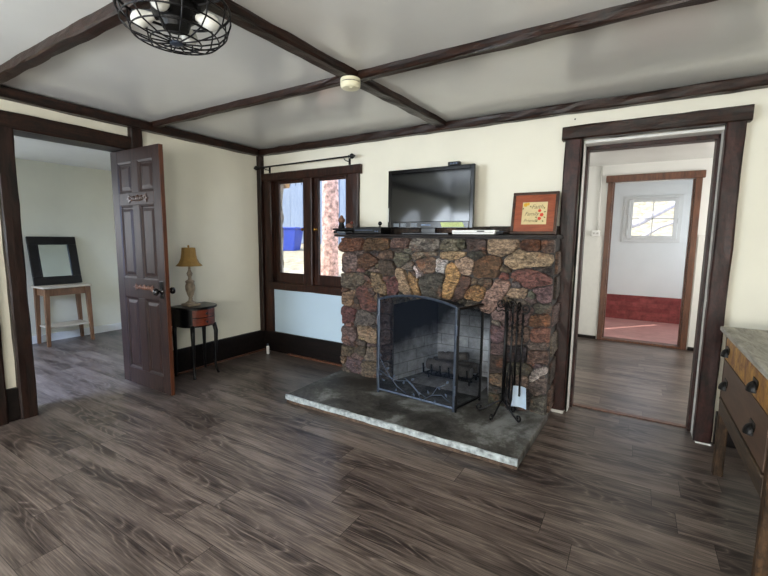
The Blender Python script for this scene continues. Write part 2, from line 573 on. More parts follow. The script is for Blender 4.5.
    def build(self, name, mat, parent=None, loc=None, local=False, smooth=False, bevel=0.0, kind=None, sub=0):
        if parent is not None:
            o = Vector((0, 0, 0)) if local else ORG[parent.name]
        else:
            o = Vector(loc) if loc is not None else Vector((0, 0, 0))
        me = bpy.data.meshes.new(name)
        if local:
            me.from_pydata(self.v, [], self.f)
        else:
            me.from_pydata([tuple(Vector(p) - o) for p in self.v], [], self.f)
        bm = bmesh.new()
        bm.from_mesh(me)
        bmesh.ops.recalc_face_normals(bm, faces=bm.faces)
        bm.to_mesh(me)
        bm.free()
        me.materials.append(mat)
        if any(c is not None for c in self.c):
            at = me.color_attributes.new('stone_col', 'FLOAT_COLOR', 'CORNER')
            for p, c in zip(me.polygons, self.c):
                for li in p.loop_indices:
                    at.data[li].color = c or (0.2, 0.2, 0.2, 1)
        if smooth:
            for p in me.polygons:
                p.use_smooth = True
        ob = bpy.data.objects.new(name, me)
        C.objects.link(ob)
        if bevel:
            b = ob.modifiers.new('bevel', 'BEVEL')
            b.width = bevel
            b.segments = 2
            b.limit_method = 'ANGLE'
        if sub:
            s = ob.modifiers.new('sub', 'SUBSURF')
            s.levels = s.render_levels = sub
        if parent is not None:
            ob.parent = parent
            ORG[ob.name] = ORG[parent.name] if not local else Vector((0, 0, 0))
        else:
            ob.location = o
            ORG[ob.name] = o
        if kind:
            ob['kind'] = kind
        return ob


def thing(name, label, cat, loc=(0, 0, 0), group=None):
    o = bpy.data.objects.new(name, None)
    C.objects.link(o)
    o.empty_display_size = 0.1
    o.location = loc
    ORG[o.name] = Vector(loc)
    o['label'] = label
    o['category'] = cat
    if group:
        o['group'] = group
    return o


def tag(o, label, cat, group=None):
    o['label'] = label
    o['category'] = cat
    if group:
        o['group'] = group
    return o


def struct_empty(name, loc):
    o = bpy.data.objects.new(name, None)
    C.objects.link(o)
    o.location = loc
    ORG[o.name] = Vector(loc)
    o['kind'] = 'structure'
    return o


def S(g, name, mat, **kw):
    return g.build(name, mat, kind='structure', **kw)


def wall_x(x0, x1, y0, y1, z0, z1, holes):
    """wall running along x, holes = (xa, xb, za, zb)"""
    g = G()
    xs = sorted({x0, x1} | {h[0] for h in holes} | {h[1] for h in holes})
    for a, b in zip(xs, xs[1:]):
        m = (a + b) / 2
        cuts = sorted((h[2], h[3]) for h in holes if h[0] < m < h[1])
        z = z0
        for (p, q) in cuts:
            if p > z + 1e-6:
                g.box(a, b, y0, y1, z, p)
            z = q
        if z < z1 - 1e-6:
            g.box(a, b, y0, y1, z, z1)
    return g


def wall_y(x0, x1, y0, y1, z0, z1, holes):
    g = G()
    ys = sorted({y0, y1} | {h[0] for h in holes} | {h[1] for h in holes})
    for a, b in zip(ys, ys[1:]):
        m = (a + b) / 2
        cuts = sorted((h[2], h[3]) for h in holes if h[0] < m < h[1])
        z = z0
        for (p, q) in cuts:
            if p > z + 1e-6:
                g.box(x0, x1, a, b, z, p)
            z = q
        if z < z1 - 1e-6:
            g.box(x0, x1, a, b, z, z1)
    return g

# ------------------------------------------------------------------ room shell
H = 2.45
S(G().box(-7.0, 1.2, -3.0, 3.6, -0.12, 0.0).box(-0.95, 2.4, 3.6, 6.66, -0.12, 0.0), 'floor', M['floor'])
S(G().box(-1.2, 1.8, 6.66, 8.9, -0.12, 0.0), 'floor_far_room', M['floor_red'])
S(G().box(-4.16, 1.2, -3.0, 3.77, H, H + 0.12).box(-0.95, 2.4, 3.77, 6.7, H, H + 0.12).box(-1.2, 1.8, 6.7, 8.8, H, H + 0.12), 'ceiling', M['ceiling'])
S(G().box(-6.8, -4.16, -1.4, 3.6, 2.34, 2.46), 'ceiling_left_room', M['ceiling'])
# back wall with window, fireplace and doorway openings
g = wall_x(-4.16, 2.4, 3.57, 3.77, 0, H, [(-3.94, -2.62, 0.86, 2.08), (-1.92, -0.95, 0, 1.0), (-0.40, 0.455, 0, 2.165)])
S(g, 'wall_back', M['wall'])
S(G().box(-3.76, -2.49, 3.562, 3.572, 0.24, 0.80), 'wall_panel_under_window', M['wall_low'])
g = wall_y(-4.16, -3.96, -2.8, 3.77, 0, H, [(1.20, 2.035, 0, 2.175)])
S(g, 'wall_left', M['wall'])
S(G().box(1.0, 1.2, -2.8, 3.57, 0, H), 'wall_right', M['wall'])
S(G().box(-4.16, 1.2, -3.0, -2.8, 0, H), 'wall_front', M['wall'])
# left room
S(G().box(-6.8, -6.6, -1.2, 3.6, 0, 2.34), 'wall_left_room_far', M['wall_left_room'])
S(G().box(-6.6, -4.16, 3.45, 3.6, 0, 2.34), 'wall_left_room_back', M['wall_left_room'])
S(G().box(-6.8, -4.16, -1.4, -1.2, 0, 2.34), 'wall_left_room_front', M['wall_left_room'])
# skin on the left room's side of the shared wall
S(G().box(-6.6, -6.58, -1.2, 3.45, 0, 0.10), 'baseboard_left_room', M['trim_w'])
# hall and far room
g = wall_x(-0.95, 2.4, 6.58, 6.70, 0, H, [(-0.335, 0.575, 0, 2.21)])
S(g, 'wall_hall_back', M['wall_hall'])
S(G().box(-0.95, -0.75, 3.77, 6.58, 0, H), 'wall_hall_left', M['wall_hall'])
S(G().box(2.2, 2.4, 3.77, 6.58, 0, H), 'wall_hall_right', M['wall_hall'])
g = wall_x(-1.2, 1.8, 8.65, 8.8, 0, H, [(-0.13, 0.53, 1.49, 2.12)])
S(g, 'wall_far_room_back', M['wall_hall'])
S(G().box(-1.2, -1.0, 6.70, 8.65, 0, H), 'wall_far_room_left', M['wall_hall'])
S(G().box(1.6, 1.8, 6.70, 8.65, 0, H), 'wall_far_room_right', M['wall_hall'])
S(G().box(-1.0, 1.6, 8.60, 8.655, 0, 0.44), 'wall_far_room_brick_footing', M['brick_red'])
# painted dado boards on the hall's back wall, below switch height
g = G()
g.box(-0.75, -0.415, 6.566, 6.58, 0.04, 1.50)
g.box(0.66, 2.2, 6.566, 6.58, 0.04, 1.50)
S(g, 'trim_hall_dado', M['trim_w'])
S(G().box(-0.75, -0.415, 6.556, 6.58, 0, 0.045).box(0.66, 2.2, 6.556, 6.58, 0, 0.045), 'baseboard_hall', M['base'])
S(G().box(-0.335, 0.575, 6.55, 6.70, 0, 0.03), 'trim_far_threshold', M['casing'], bevel=0.004)

# ------------------------------------------------------------------ beams and trims
n_tr = [0]


def trim(g, mat, **kw):
    n_tr[0] += 1
    return S(g, 'trim_%d' % n_tr[0], mat, **kw)


ZB = 2.427
trim(G().beam((-1.565, 3.56, ZB), (-1.675, 1.0, ZB), 0.095, 0.05, 0.008), M['beam_y'])
trim(G().beam((-1.675, 1.0, ZB), (-1.72, -2.8, ZB), 0.095, 0.05, 0.008), M['beam_y'])
trim(G().beam((-3.95, 2.245, ZB), (-1.67, 2.25, ZB), 0.055, 0.05, 0.006), M['beam_x'])
trim(G().beam((-1.57, 2.255, ZB), (1.0, 2.245, ZB), 0.06, 0.055, 0.006), M['beam_x'])
trim(G().beam((-3.95, 1.075, ZB), (-1.73, 1.08, ZB), 0.07, 0.06, 0.007), M['beam_x'])
trim(G().beam((-1.62, 1.085, ZB), (1.0, 1.08, ZB), 0.07, 0.06, 0.007), M['beam_x'])
# wall plates along the ceiling
trim(G().beam((-3.93, 3.53, 2.405), (1.0, 3.53, 2.405), 0.075, 0.07, 0.008), M['beam_x'])
trim(G().beam((-3.915, -2.8, 2.40), (-3.915, 3.46, 2.40), 0.09, 0.075, 0.006), M['beam_y'])
# corner post
trim(G().beam((-3.93, 3.535, 0.25), (-3.93, 3.535, 2.37), 0.07, 0.06, 0.004, upv=(0, 1, 0)), M['post'])
# left doorway
trim(G().beam((-3.94, 1.165, 0.0), (-3.94, 1.165, 2.17), 0.105, 0.07, 0.005, upv=(1, 0, 0)), M['post'])
trim(G().beam((-3.94, 0.60, 2.222), (-3.94, 2.04, 2.222), 0.07, 0.12, 0.005), M['beam_y'])
trim(G().beam((-3.94, 2.09, 0.0), (-3.94, 2.09, 2.37), 0.10, 0.07, 0.005, upv=(1, 0, 0)), M['post'])
trim(G().beam((-3.94, 0.985, 0.0), (-3.94, 0.985, 2.17), 0.11, 0.07, 0.005, upv=(1, 0, 0)), M['post'])
g = G()
g.box(-4.16, -3.96, 1.20, 1.225, 0, 2.17)
g.box(-4.16, -3.96, 2.025, 2.04, 0, 2.17)
g.box(-4.16, -3.96, 1.20, 2.04, 2.162, 2.18)
trim(g, M['post'], bevel=0.004)
# right doorway
trim(G().beam((-0.472, 3.55, 0.02), (-0.472, 3.55, 2.17), 0.115, 0.08, 0.004, upv=(0, 1, 0)), M['jamb'])
trim(G().beam((0.489, 3.545, 0.01), (0.489, 3.545, 2.175), 0.10, 0.09, 0.004, upv=(0, 1, 0)), M['jamb'])
trim(G().beam((-0.55, 3.545, 2.22), (0.565, 3.545, 2.22), 0.11, 0.098, 0.005), M['beam_x'])
g = G()
g.box(-0.415, -0.395, 3.57, 3.69, 0, 2.15)
g.box(0.44, 0.46, 3.57, 3.69, 0, 2.15)
g.box(-0.415, 0.46, 3.57, 3.69, 2.145, 2.17)
trim(g, M['trim_w'])
g = G()
g.box(-0.41, -0.375, 3.69, 3.80, 0, 2.14)
g.box(0.42, 0.46, 3.69, 3.80, 0, 2.14)
g.box(-0.41, 0.46, 3.69, 3.80, 2.115, 2.165)
trim(g, M['jamb'], bevel=0.004)
trim(G().box(-0.375, 0.42, 3.735, 3.79, 0, 0.007), M['casing'], bevel=0.003)
# bare white plinths at the foot of the right doorway's jambs
trim(G().box(-0.525, -0.42, 3.506, 3.57, 0, 0.022).box(0.45, 0.54, 3.495, 3.57, 0, 0.009), M['trim_w'])
# far doorway casing
g = G()
g.box(-0.40, -0.335, 6.545, 6.60, 0, 2.21)
g.box(0.575, 0.645, 6.545, 6.60, 0, 2.21)
g.box(-0.425, 0.67, 6.53, 6.60, 2.21, 2.30)
trim(g, M['casing'], bevel=0.005)
g = G()
g.box(-0.335, -0.318, 6.60, 6.70, 0, 2.21)
g.box(0.558, 0.575, 6.60, 6.70, 0, 2.21)
trim(g, M['casing'])
# baseboards
S(G().beam((-3.945, 2.14, 0.125), (-3.945, 3.55, 0.125), 0.035, 0.25, 0.003), 'baseboard_left', M['base'])
S(G().beam((-3.945, -2.8, 0.125), (-3.945, 1.12, 0.125), 0.035, 0.25, 0.003), 'baseboard_left_front', M['base'])
S(G().beam((-3.93, 3.555, 0.125), (-2.50, 3.555, 0.125), 0.035, 0.25, 0.003), 'baseboard_back', M['base'])
S(G().beam((0.555, 3.555, 0.115), (1.0, 3.555, 0.115), 0.035, 0.23, 0.003), 'baseboard_back_right', M['base'])
S(G().box(-3.5, -2.50, 3.50, 3.538, 0, 0.016), 'baseboard_shoe_back', M['casing'], bevel=0.005)
S(G().box(-3.93, -3.905, 2.14, 3.54, 0, 0.014), 'baseboard_shoe_left', M['casing'], bevel=0.004)

# ------------------------------------------------------------------ window over the left of the fireplace
w1 = struct_empty('window_1', (-3.18, 3.60, 0.8))
g = G()
g.beam((-3.955, 3.56, 2.115), (-2.46, 3.56, 2.115), 0.075, 0.092, 0.004)
g.build('window_frame', M['window_wood'], w1)
G().beam((-3.825, 3.56, 0.25), (-3.825, 3.56, 2.07), 0.13, 0.05, 0.004, upv=(0, 1, 0)).build('window_frame', M['window_wood'], w1)
G().beam((-2.56, 3.56, 0.80), (-2.56, 3.56, 2.07), 0.14, 0.055, 0.006, upv=(0, 1, 0)).build('window_frame', M['window_wood'], w1)
G().beam((-3.80, 3.555, 0.825), (-2.50, 3.555, 0.825), 0.07, 0.085, 0.004).build('window_sill', M['window_wood'], w1)
G().beam((-3.185, 3.57, 0.86), (-3.185, 3.57, 2.07), 0.115, 0.06, 0.004, upv=(0, 1, 0)).build('mullion', M['window_wood'], w1)
g = G().box(-3.93, -2.60, 3.575, 3.77, 0.84, 0.862).box(-3.94, -3.74, 3.572, 3.60, 0.86, 2.08).box(-2.62, -2.6, 3.575, 3.77, 0.86, 2.08)
g.build('window_reveal', M['window_wood'], w1)
for (xa, xb, kx) in ((-3.745, -3.235, -3.283), (-3.13, -2.625, -3.095)):
    g = G()
    g.box(xa, xa + 0.065, 3.585, 3.62, 0.865, 2.075)
    g.box(xb - 0.062, xb, 3.585, 3.62, 0.865, 2.075)
    g.box(xa + 0.065, xb - 0.062, 3.585, 3.62, 0.865, 0.985)
    g.box(xa + 0.065, xb - 0.062, 3.585, 3.62, 2.035, 2.075)
    s = g.build('sash', M['window_wood'], w1, bevel=0.006)
    G().box(xa + 0.06, xb - 0.06, 3.600, 3.604, 0.98, 2.04).build('pane', M['glass'], s)
    G().lathe([(0.014, 0), (0.014, 0.004), (0.006, 0.006), (0.006, 0.02), (0.016, 0.026), (0.018, 0.034), (0.01, 0.042), (0.0, 0.044)], (kx, 3.585, 1.50), 14, (0, -1, 0)).build('latch_knob', M['brass'], s, smooth=True)

trim(G().beam((-3.835, 3.74, 0.87), (-3.825, 3.74, 2.08), 0.075, 0.05, 0.028, 0.07, upv=(0, 1, 0)), M['concrete_sill'])

# small far window
w2 = struct_empty('window_2', (0.2, 8.64, 1.8))
g = G()
for (a, b, c, d) in ((-0.24, -0.13, 1.40, 2.20), (0.53, 0.62, 1.40, 2.20), (-0.13, 0.53, 1.40, 1.49), (-0.13, 0.53, 2.12, 2.20)):
    g.box(a, b, 8.625, 8.655, c, d)
g.build('window_frame', M['trim_w'], w2, bevel=0.004)
g = G()
for (a, b, c, d) in ((-0.17, -0.10, 1.46, 2.15), (0.50, 0.565, 1.46, 2.15), (-0.10, 0.50, 1.46, 1.515), (-0.10, 0.50, 2.10, 2.15)):
    g.box(a, b, 8.605, 8.64, c, d)
s = g.build('sash', M['trim_w'], w2, bevel=0.006)
G().box(0.19, 0.207, 8.612, 8.63, 1.515, 2.10).box(-0.10, 0.50, 8.612, 8.63, 1.80, 1.817).build('glazing_bar', M['trim_w'], s)
G().box(-0.10, 0.50, 8.633, 8.637, 1.51, 2.105).build('pane', M['glass'], s)
for (x, z) in ((-0.175, 1.95), (-0.175, 1.58), (0.57, 1.77)):
    G().box(x - 0.012, x + 0.012, 8.598, 8.612, z - 0.05, z + 0.05).build('hinge', M['trim_w'], s, bevel=0.003)

# ------------------------------------------------------------------ open six panel door
d1 = struct_empty('door_1', (-4.17, 2.0, 0.0))
XA, XB, YF, YK, ZT = -4.175, -3.395, 1.985, 2.022, 2.158
dw = XB - XA
g = G()
st = 0.115
cx = (XA + XB) / 2
rails = [(0.012, 0.165), (0.845, 1.025), (1.675, 1.785), (2.05, ZT)]
g.box(XA, XA + st, YF, YK, 0.012, ZT)
g.box(XB - st + 0.01, XB - 0.002, YF, YK, 0.012, ZT)
for (a, b) in rails:
    g.box(XA + st, XB - st + 0.01, YF, YK, a, b)
for (a, b) in ((0.165, 0.845), (1.025, 1.675), (1.785, 2.05)):
    g.box(cx - 0.055, cx + 0.055, YF, YK, a, b)
g.build('door_frame', M['door'], d1, bevel=0.004)
for (za, zb) in ((0.165, 0.845), (1.025, 1.675), (1.785, 2.05)):
    for (xa, xb) in ((XA + st, cx - 0.055), (cx + 0.055, XB - st + 0.01)):
        g = G()
        # moulding slopes, flat, raised field, on both faces
        def ringv(ins, y):
            return [(xa + ins, y, za + ins), (xb - ins, y, za + ins), (xb - ins, y, zb - ins), (xa + ins, y, zb - ins)]
        for sgn, yf in ((1, YF), (-1, YK)):
            L = [ringv(0, yf + 0.001 * sgn), ringv(0.012, yf + 0.006 * sgn), ringv(0.018, yf + 0.014 * sgn), ringv(0.03, yf + 0.014 * sgn), ringv(0.055, yf + 0.006 * sgn)]
            vv = [p for r in L for p in r]
            fs = []
            for i in range(len(L) - 1):
                for k in range(4):
                    k2 = (k + 1) % 4
                    fs.append((i * 4 + k, i * 4 + k2, i * 4 + 4 + k2, i * 4 + 4 + k))
            fs.append(tuple(len(vv) - 4 + k for k in range(4)))
            g._add(vv, fs)
        g.build('door_panel', M['door'], d1)
G().box(XB - 0.002, XB + 0.003, YF + 0.002, YK - 0.002, 0.012, ZT - 0.002).build('door_edge', M['door_edge'], d1)
# knobs on both faces
for sgn, yy in ((-1, YF), (1, YK)):
    kn = G().lathe([(0.03, 0), (0.03, 0.005), (0.012, 0.008), (0.010, 0.03), (0.02, 0.036), (0.031, 0.05), (0.029, 0.066), (0.014, 0.075), (0, 0.076)], (XB - 0.055, yy, 0.932), 20, (0, sgn, 0))
    kn.build('door_knob', M['ceramic'], d1, smooth=True)
G().prism([(XB - 0.085, 0.87), (XB - 0.028, 0.87), (XB - 0.028, 1.02), (XB - 0.085, 1.02)], YF - 0.004, YF).build('lock_plate', M['ceramic'], d1, bevel=0.003)


def crest(cxx, cz, w, hh):
    """carved leaf crest glued on a door rail"""
    g = G()
    for k in range(-4, 5):
        x = cxx + k * w / 9.0
        r = 0.5 * hh * (1.0 - 0.09 * abs(k)) * (0.7 + 0.3 * (k % 2 == 0))
        g.lathe([(r, 0), (r * 0.9, 0.006), (r * 0.5, 0.013), (0, 0.016)], (x, YF, cz + 0.004 * (-1) ** k), 10, (0, -1, 0))
    for s_ in (-1, 1):
        g.prism([(cxx + s_ * w * 0.46, cz - hh * 0.22), (cxx + s_ * w * 0.62, cz), (cxx + s_ * w * 0.46, cz + hh * 0.22)], YF - 0.009, YF)
        g.prism([(cxx + s_ * w * 0.3, cz - hh * 0.12), (cxx + s_ * w * 0.5, cz - hh * 0.62), (cxx + s_ * w * 0.52, cz - hh * 0.1)], YF - 0.007, YF)
        g.prism([(cxx + s_ * w * 0.3, cz + hh * 0.12), (cxx + s_ * w * 0.5, cz + hh * 0.62), (cxx + s_ * w * 0.52, cz + hh * 0.1)], YF - 0.007, YF)
    return g


crest(cx + 0.03, 1.73, 0.28, 0.058).build('carved_ornament', M['frame_rim'], d1)
crest(cx + 0.06, 0.945, 0.28, 0.05).build('carved_ornament', M['casing'], d1)
for z in (0.35, 1.85):
    G().tube([(XA - 0.004, YK - 0.008, z - 0.05), (XA - 0.004, YK - 0.008, z + 0.05)], 0.007).build('hinge', M['iron'], d1)

# ------------------------------------------------------------------ fireplace
fp = thing('fireplace', 'rough fieldstone fireplace with dark mantel shelf and raised hearth against the back wall', 'fireplace', (-1.49, 3.4, 0))
core = G()
YS = 3.25
arch = [(-1.88, 0.0)]
for k in range(13):
    t = k / 12
    arch.append((-1.88 + 0.915 * t, 0.80 + 0.09 * math.sin(PI * t)))
arch.append((-0.965, 0.0))
poly = [(-2.455, 0.0)] + arch + [(-0.512, 0.0), (-0.515, 1.42), (-2.455, 1.42)]
core.prism(poly, YS, 3.575)
core.build('mortar_core', M['mortar'], fp)

COL = {'o': (122, 84, 58), 'b': (104, 84, 72), 'g': (112, 103, 92), 'k': (72, 64, 58), 't': (150, 126, 98), 'p': (104, 86, 82), 'r': (124, 80, 70),
       'y': (178, 138, 86), 'w': (176, 172, 164), 'i': (168, 140, 124)}
STONES = [
'Mo -2.48,1.4 -2.49,1.28 -2.23,1.29 -2.19,1.35 -2.24,1.41',
'Mo -2.19,1.4 -2.2,1.29 -2.02,1.3 -1.93,1.31 -1.91,1.4',
'Mb -1.9,1.4 -1.91,1.31 -1.84,1.32 -1.72,1.34 -1.71,1.39',
'Mg -1.67,1.39 -1.68,1.31 -1.52,1.31 -1.42,1.34 -1.41,1.4',
'Mg -1.4,1.38 -1.4,1.31 -1.25,1.32 -1.25,1.38 -1.35,1.39',
'Mk -1.18,1.4 -1.17,1.33 -1.12,1.31 -1.05,1.33 -1.02,1.38 -1.04,1.4',
'Mt -0.997,1.4 -0.982,1.31 -0.916,1.3 -0.841,1.31 -0.796,1.36 -0.788,1.4',
'Mo -0.721,1.38 -0.729,1.35 -0.687,1.33 -0.609,1.33 -0.602,1.39',
'Mb -0.592,1.39 -0.594,1.33 -0.503,1.34 -0.496,1.38 -0.525,1.4',
'Sp -2.45,1.26 -2.45,1.11 -2.4,1.08 -2.31,1.09 -2.28,1.16 -2.28,1.24 -2.34,1.27',
'So -2.26,1.24 -2.26,1.14 -2.2,1.12 -2.07,1.16 -2.05,1.22 -2.15,1.27',
'Sb -2.45,1.02 -2.44,0.92 -2.3,0.95 -2.2,1 -2.22,1.08 -2.4,1.06',
'St -2.44,0.878 -2.45,0.78 -2.4,0.75 -2.34,0.776 -2.33,0.887',
'Sr -2.27,0.932 -2.28,0.836 -2.21,0.72 -2.08,0.713 -2.05,0.736 -2.12,0.876 -2.19,0.944',
'St -2.1,1.1 -2.12,1.06 -2.08,0.946 -2.02,0.884 -1.96,0.876 -1.95,0.929 -2.02,1.05',
'Sb -2.01,1.2 -2.02,1.12 -1.97,1.06 -1.88,1.1 -1.88,1.19 -1.95,1.22',
'Sg -1.87,1.28 -1.86,1.18 -1.77,1.18 -1.7,1.23 -1.71,1.28',
'Sr -1.93,1.02 -1.93,0.931 -1.9,0.881 -1.83,0.899 -1.83,1 -1.88,1.04',
'St -1.83,1.13 -1.81,1.04 -1.76,0.917 -1.72,0.889 -1.67,0.899 -1.73,1.02 -1.78,1.12',
'Sy -1.74,1.13 -1.73,1.1 -1.67,0.924 -1.63,0.897 -1.6,0.906 -1.63,1 -1.7,1.11',
'St -1.42,1.3 -1.39,1.24 -1.25,1.26 -1.21,1.28 -1.21,1.3',
'Sg -1.7,1.28 -1.68,1.23 -1.56,1.26 -1.45,1.27 -1.46,1.29',
'Sb -1.64,1.2 -1.6,1.14 -1.54,1.12 -1.48,1.12 -1.46,1.22 -1.49,1.25 -1.58,1.24',
'Sw -1.44,1.23 -1.45,1.15 -1.39,1.13 -1.37,1.22',
'Sw -1.68,1.15 -1.63,1.09 -1.61,1.11 -1.66,1.17',
'Sp -1.61,1.02 -1.58,0.913 -1.54,0.892 -1.44,0.888 -1.4,1.02 -1.39,1.09 -1.43,1.11 -1.53,1.09',
'Sy -1.35,1.19 -1.34,1.12 -1.37,0.996 -1.37,0.936 -1.3,0.93 -1.24,1.09 -1.27,1.16 -1.31,1.2',
'Sb -1.23,1.08 -1.28,0.955 -1.28,0.908 -1.22,0.913 -1.14,1.06 -1.18,1.1 -1.22,1.1',
'Si -1.27,1.22 -1.25,1.17 -1.2,1.13 -1.15,1.13 -1.14,1.19 -1.15,1.25 -1.19,1.25',
'So -1.07,1.26 -1.12,1.13 -1.07,1.09 -0.922,1.13 -0.902,1.16 -0.917,1.26 -1.01,1.27',
'Sy -1.16,0.988 -1.18,0.94 -1.11,0.9 -1.04,0.928 -1.03,1.02 -1.09,1.04',
'St -0.874,1.26 -0.849,1.2 -0.785,1.19 -0.662,1.21 -0.563,1.22 -0.5,1.22 -0.498,1.27 -0.627,1.31 -0.77,1.31',
'Sr -0.824,1.13 -0.748,1.08 -0.705,1.06 -0.555,1.07 -0.518,1.12 -0.609,1.17 -0.712,1.19',
'St -0.845,1 -0.838,0.962 -0.773,0.946 -0.706,0.968 -0.703,1.01 -0.756,1.03',
'Sp -0.632,1.03 -0.624,0.964 -0.597,0.94 -0.484,0.95 -0.485,1.05 -0.564,1.06',
'Si -0.942,1.08 -0.979,1 -1.04,0.883 -0.988,0.831 -0.932,0.848 -0.851,1 -0.817,1.08 -0.844,1.09',
'Sk -0.656,1.2 -0.54,1.16 -0.495,1.14 -0.494,1.21',
'Sg -0.627,0.932 -0.614,0.869 -0.504,0.87 -0.503,0.933',
'Si -0.945,0.881 -0.93,0.792 -0.861,0.749 -0.805,0.828 -0.808,0.894',
'Sb -0.792,0.895 -0.787,0.785 -0.69,0.763 -0.654,0.854 -0.697,0.904',
'Sp -0.977,0.706 -0.967,0.604 -0.921,0.587 -0.845,0.626 -0.844,0.723 -0.927,0.724',
'Sk -0.944,0.468 -0.952,0.373 -0.933,0.33 -0.838,0.359 -0.838,0.485',
'So -0.652,0.822 -0.654,0.767 -0.597,0.753 -0.52,0.805 -0.542,0.845',
'Sr -0.635,0.704 -0.622,0.641 -0.571,0.637 -0.517,0.65 -0.536,0.728 -0.586,0.738',
'Sg -0.662,0.611 -0.66,0.58 -0.548,0.586 -0.529,0.611 -0.55,0.631',
'Sb -0.664,0.546 -0.654,0.459 -0.523,0.492 -0.517,0.569',
'Sb -0.827,0.725 -0.833,0.611 -0.788,0.578 -0.672,0.612 -0.673,0.732 -0.763,0.743',
'Sk -0.825,0.561 -0.821,0.465 -0.749,0.46 -0.671,0.484 -0.676,0.583',
'Sp -0.96,0.559 -0.951,0.49 -0.833,0.497 -0.837,0.571',
'Sw -0.626,0.311 -0.574,0.35 -0.55,0.412 -0.569,0.433 -0.62,0.38',
'Sg -0.633,0.28 -0.622,0.238 -0.566,0.21 -0.507,0.266 -0.512,0.352 -0.548,0.36',
'Sg -0.61,0.181 -0.615,0.096 -0.567,0.057 -0.496,0.065 -0.505,0.223 -0.557,0.212',
'Sk -0.925,0.148 -0.922,0.076 -0.833,0.086 -0.832,0.168',
'Sb -0.795,0.328 -0.795,0.217 -0.659,0.245 -0.656,0.354',
'Sk -0.818,0.182 -0.814,0.09 -0.642,0.089 -0.639,0.209',
'Sr -2.45,0.71 -2.46,0.582 -2.39,0.569 -2.31,0.627 -2.3,0.711 -2.39,0.723',
'Sp -2.29,0.67 -2.31,0.571 -2.11,0.575 -2.06,0.668 -2.2,0.714',
'Sp -2.43,0.515 -2.43,0.344 -2.32,0.346 -2.29,0.532',
'St -2.27,0.549 -2.25,0.481 -2.14,0.414 -2.04,0.414 -2.04,0.549',
'Sb -2.45,0.32 -2.44,0.249 -2.35,0.248 -2.33,0.323',
'Sk -2.28,0.352 -2.28,0.268 -2.2,0.266 -2.18,0.367',
'Sb -2.16,0.342 -2.19,0.226 -2.04,0.244 -2.04,0.36 -2.11,0.376',
'Sp -2.41,0.217 -2.4,0.103 -2.23,0.105 -2.23,0.218',
'Sb -2.22,0.193 -2.21,0.096 -2.04,0.099 -2.04,0.223',
'Sb -2.03,0.818 -2.02,0.726 -1.91,0.724 -1.9,0.816',
'Sg -2.03,0.698 -2.03,0.565 -1.91,0.579 -1.91,0.698',
'Sp -2.02,0.539 -2.02,0.417 -1.9,0.434 -1.91,0.553',
'Sb -2.02,0.39 -2.02,0.253 -1.9,0.274 -1.9,0.407',
'Sg -2.02,0.226 -2.02,0.088 -1.91,0.097 -1.9,0.247',
]


def inside(p, x, z):
    r = False
    for i in range(len(p)):
        (xa, za), (xb, zb) = p[i], p[i - 1]
        if (za > z) != (zb > z) and x < (xb - xa) * (z - za) / (zb - za) + xa:
            r = not r
    return r


def add_stone(g, p, yb, depth, col):
    """one faceted, rough stone with the outline p"""
    m = len(p)
    cx_, cz_ = sum(a for a, b in p) / m, sum(b for a, b in p) / m
    sdv = random.random() * 99
    lev = [(1.0, 0.0), (0.995, 0.6), (0.95, 0.95), (0.8, 1.0), (0.55, 1.0), (0.25, 1.0)]
    vv, fs = [], []
    tx, tz = random.uniform(-.4, .4), random.uniform(-.4, .4)
    for li, (s, hh) in enumerate(lev):
        for (a, b) in p:
            x, z = cx_ + (a - cx_) * s, cz_ + (b - cz_) * s
            nz = noise.noise(Vector((x * 11, z * 11, sdv))) * 0.7 + noise.noise(Vector((x * 34, z * 34, sdv))) * 0.45
            y = yb - depth * max(0.0, hh * (1 + nz + tx * (x - cx_) / 0.1 + tz * (z - cz_) / 0.1)) if li else yb + 0.012
            vv.append((x, y, z))
    vv.append((cx_, yb - depth * (1.02 + 0.4 * noise.noise(Vector((cx_ * 13, cz_ * 13, sdv)))), cz_))
    for i in range(len(lev) - 1):
        for k in range(m):
            k2 = (k + 1) % m
            fs.append((i * m + k, i * m + k2, (i + 1) * m + k2, (i + 1) * m + k))
    o = (len(lev) - 1) * m
    for k in range(m):
        fs.append((o + k, o + (k + 1) % m, len(vv) - 1))
    g._add(vv, fs, col)


# lay the stones on a fine grid, pack small ones between, let all grow until they almost touch
CW = 0.0105
GX0, GZ0 = -2.462, 0.07
NX, NZ = int((-0.508 - GX0) / CW), int((1.418 - GZ0) / CW)
lab = [[-2] * NZ for _ in range(NX)]
for i in range(NX):
    for j in range(NZ):
        x, z = GX0 + (i + .5) * CW, GZ0 + (j + .5) * CW
        t = (x + 1.88) / 0.915
        if 0 < t < 1 and z < 0.80 + 0.09 * math.sin(PI * t):
            lab[i][j] = -9
LST = []
for s in STONES:
    hd_, *pts = s.split()
    pts = [tuple(float(q) for q in p.split(',')) for p in pts]
    n_ = len(LST)
    LST.append([hd_[1], hd_[0] == 'M'])
    xs_, zs_ = [p[0] for p in pts], [p[1] for p in pts]
    for i in range(max(0, int((min(xs_) - GX0) / CW)), min(NX, int((max(xs_) - GX0) / CW) + 2)):
        for j in range(max(0, int((min(zs_) - GZ0) / CW)), min(NZ, int((max(zs_) - GZ0) / CW) + 2)):
            if lab[i][j] == -2 and inside(pts, GX0 + (i + .5) * CW, GZ0 + (j + .5) * CW):
                lab[i][j] = n_
rnd = random.Random(11)
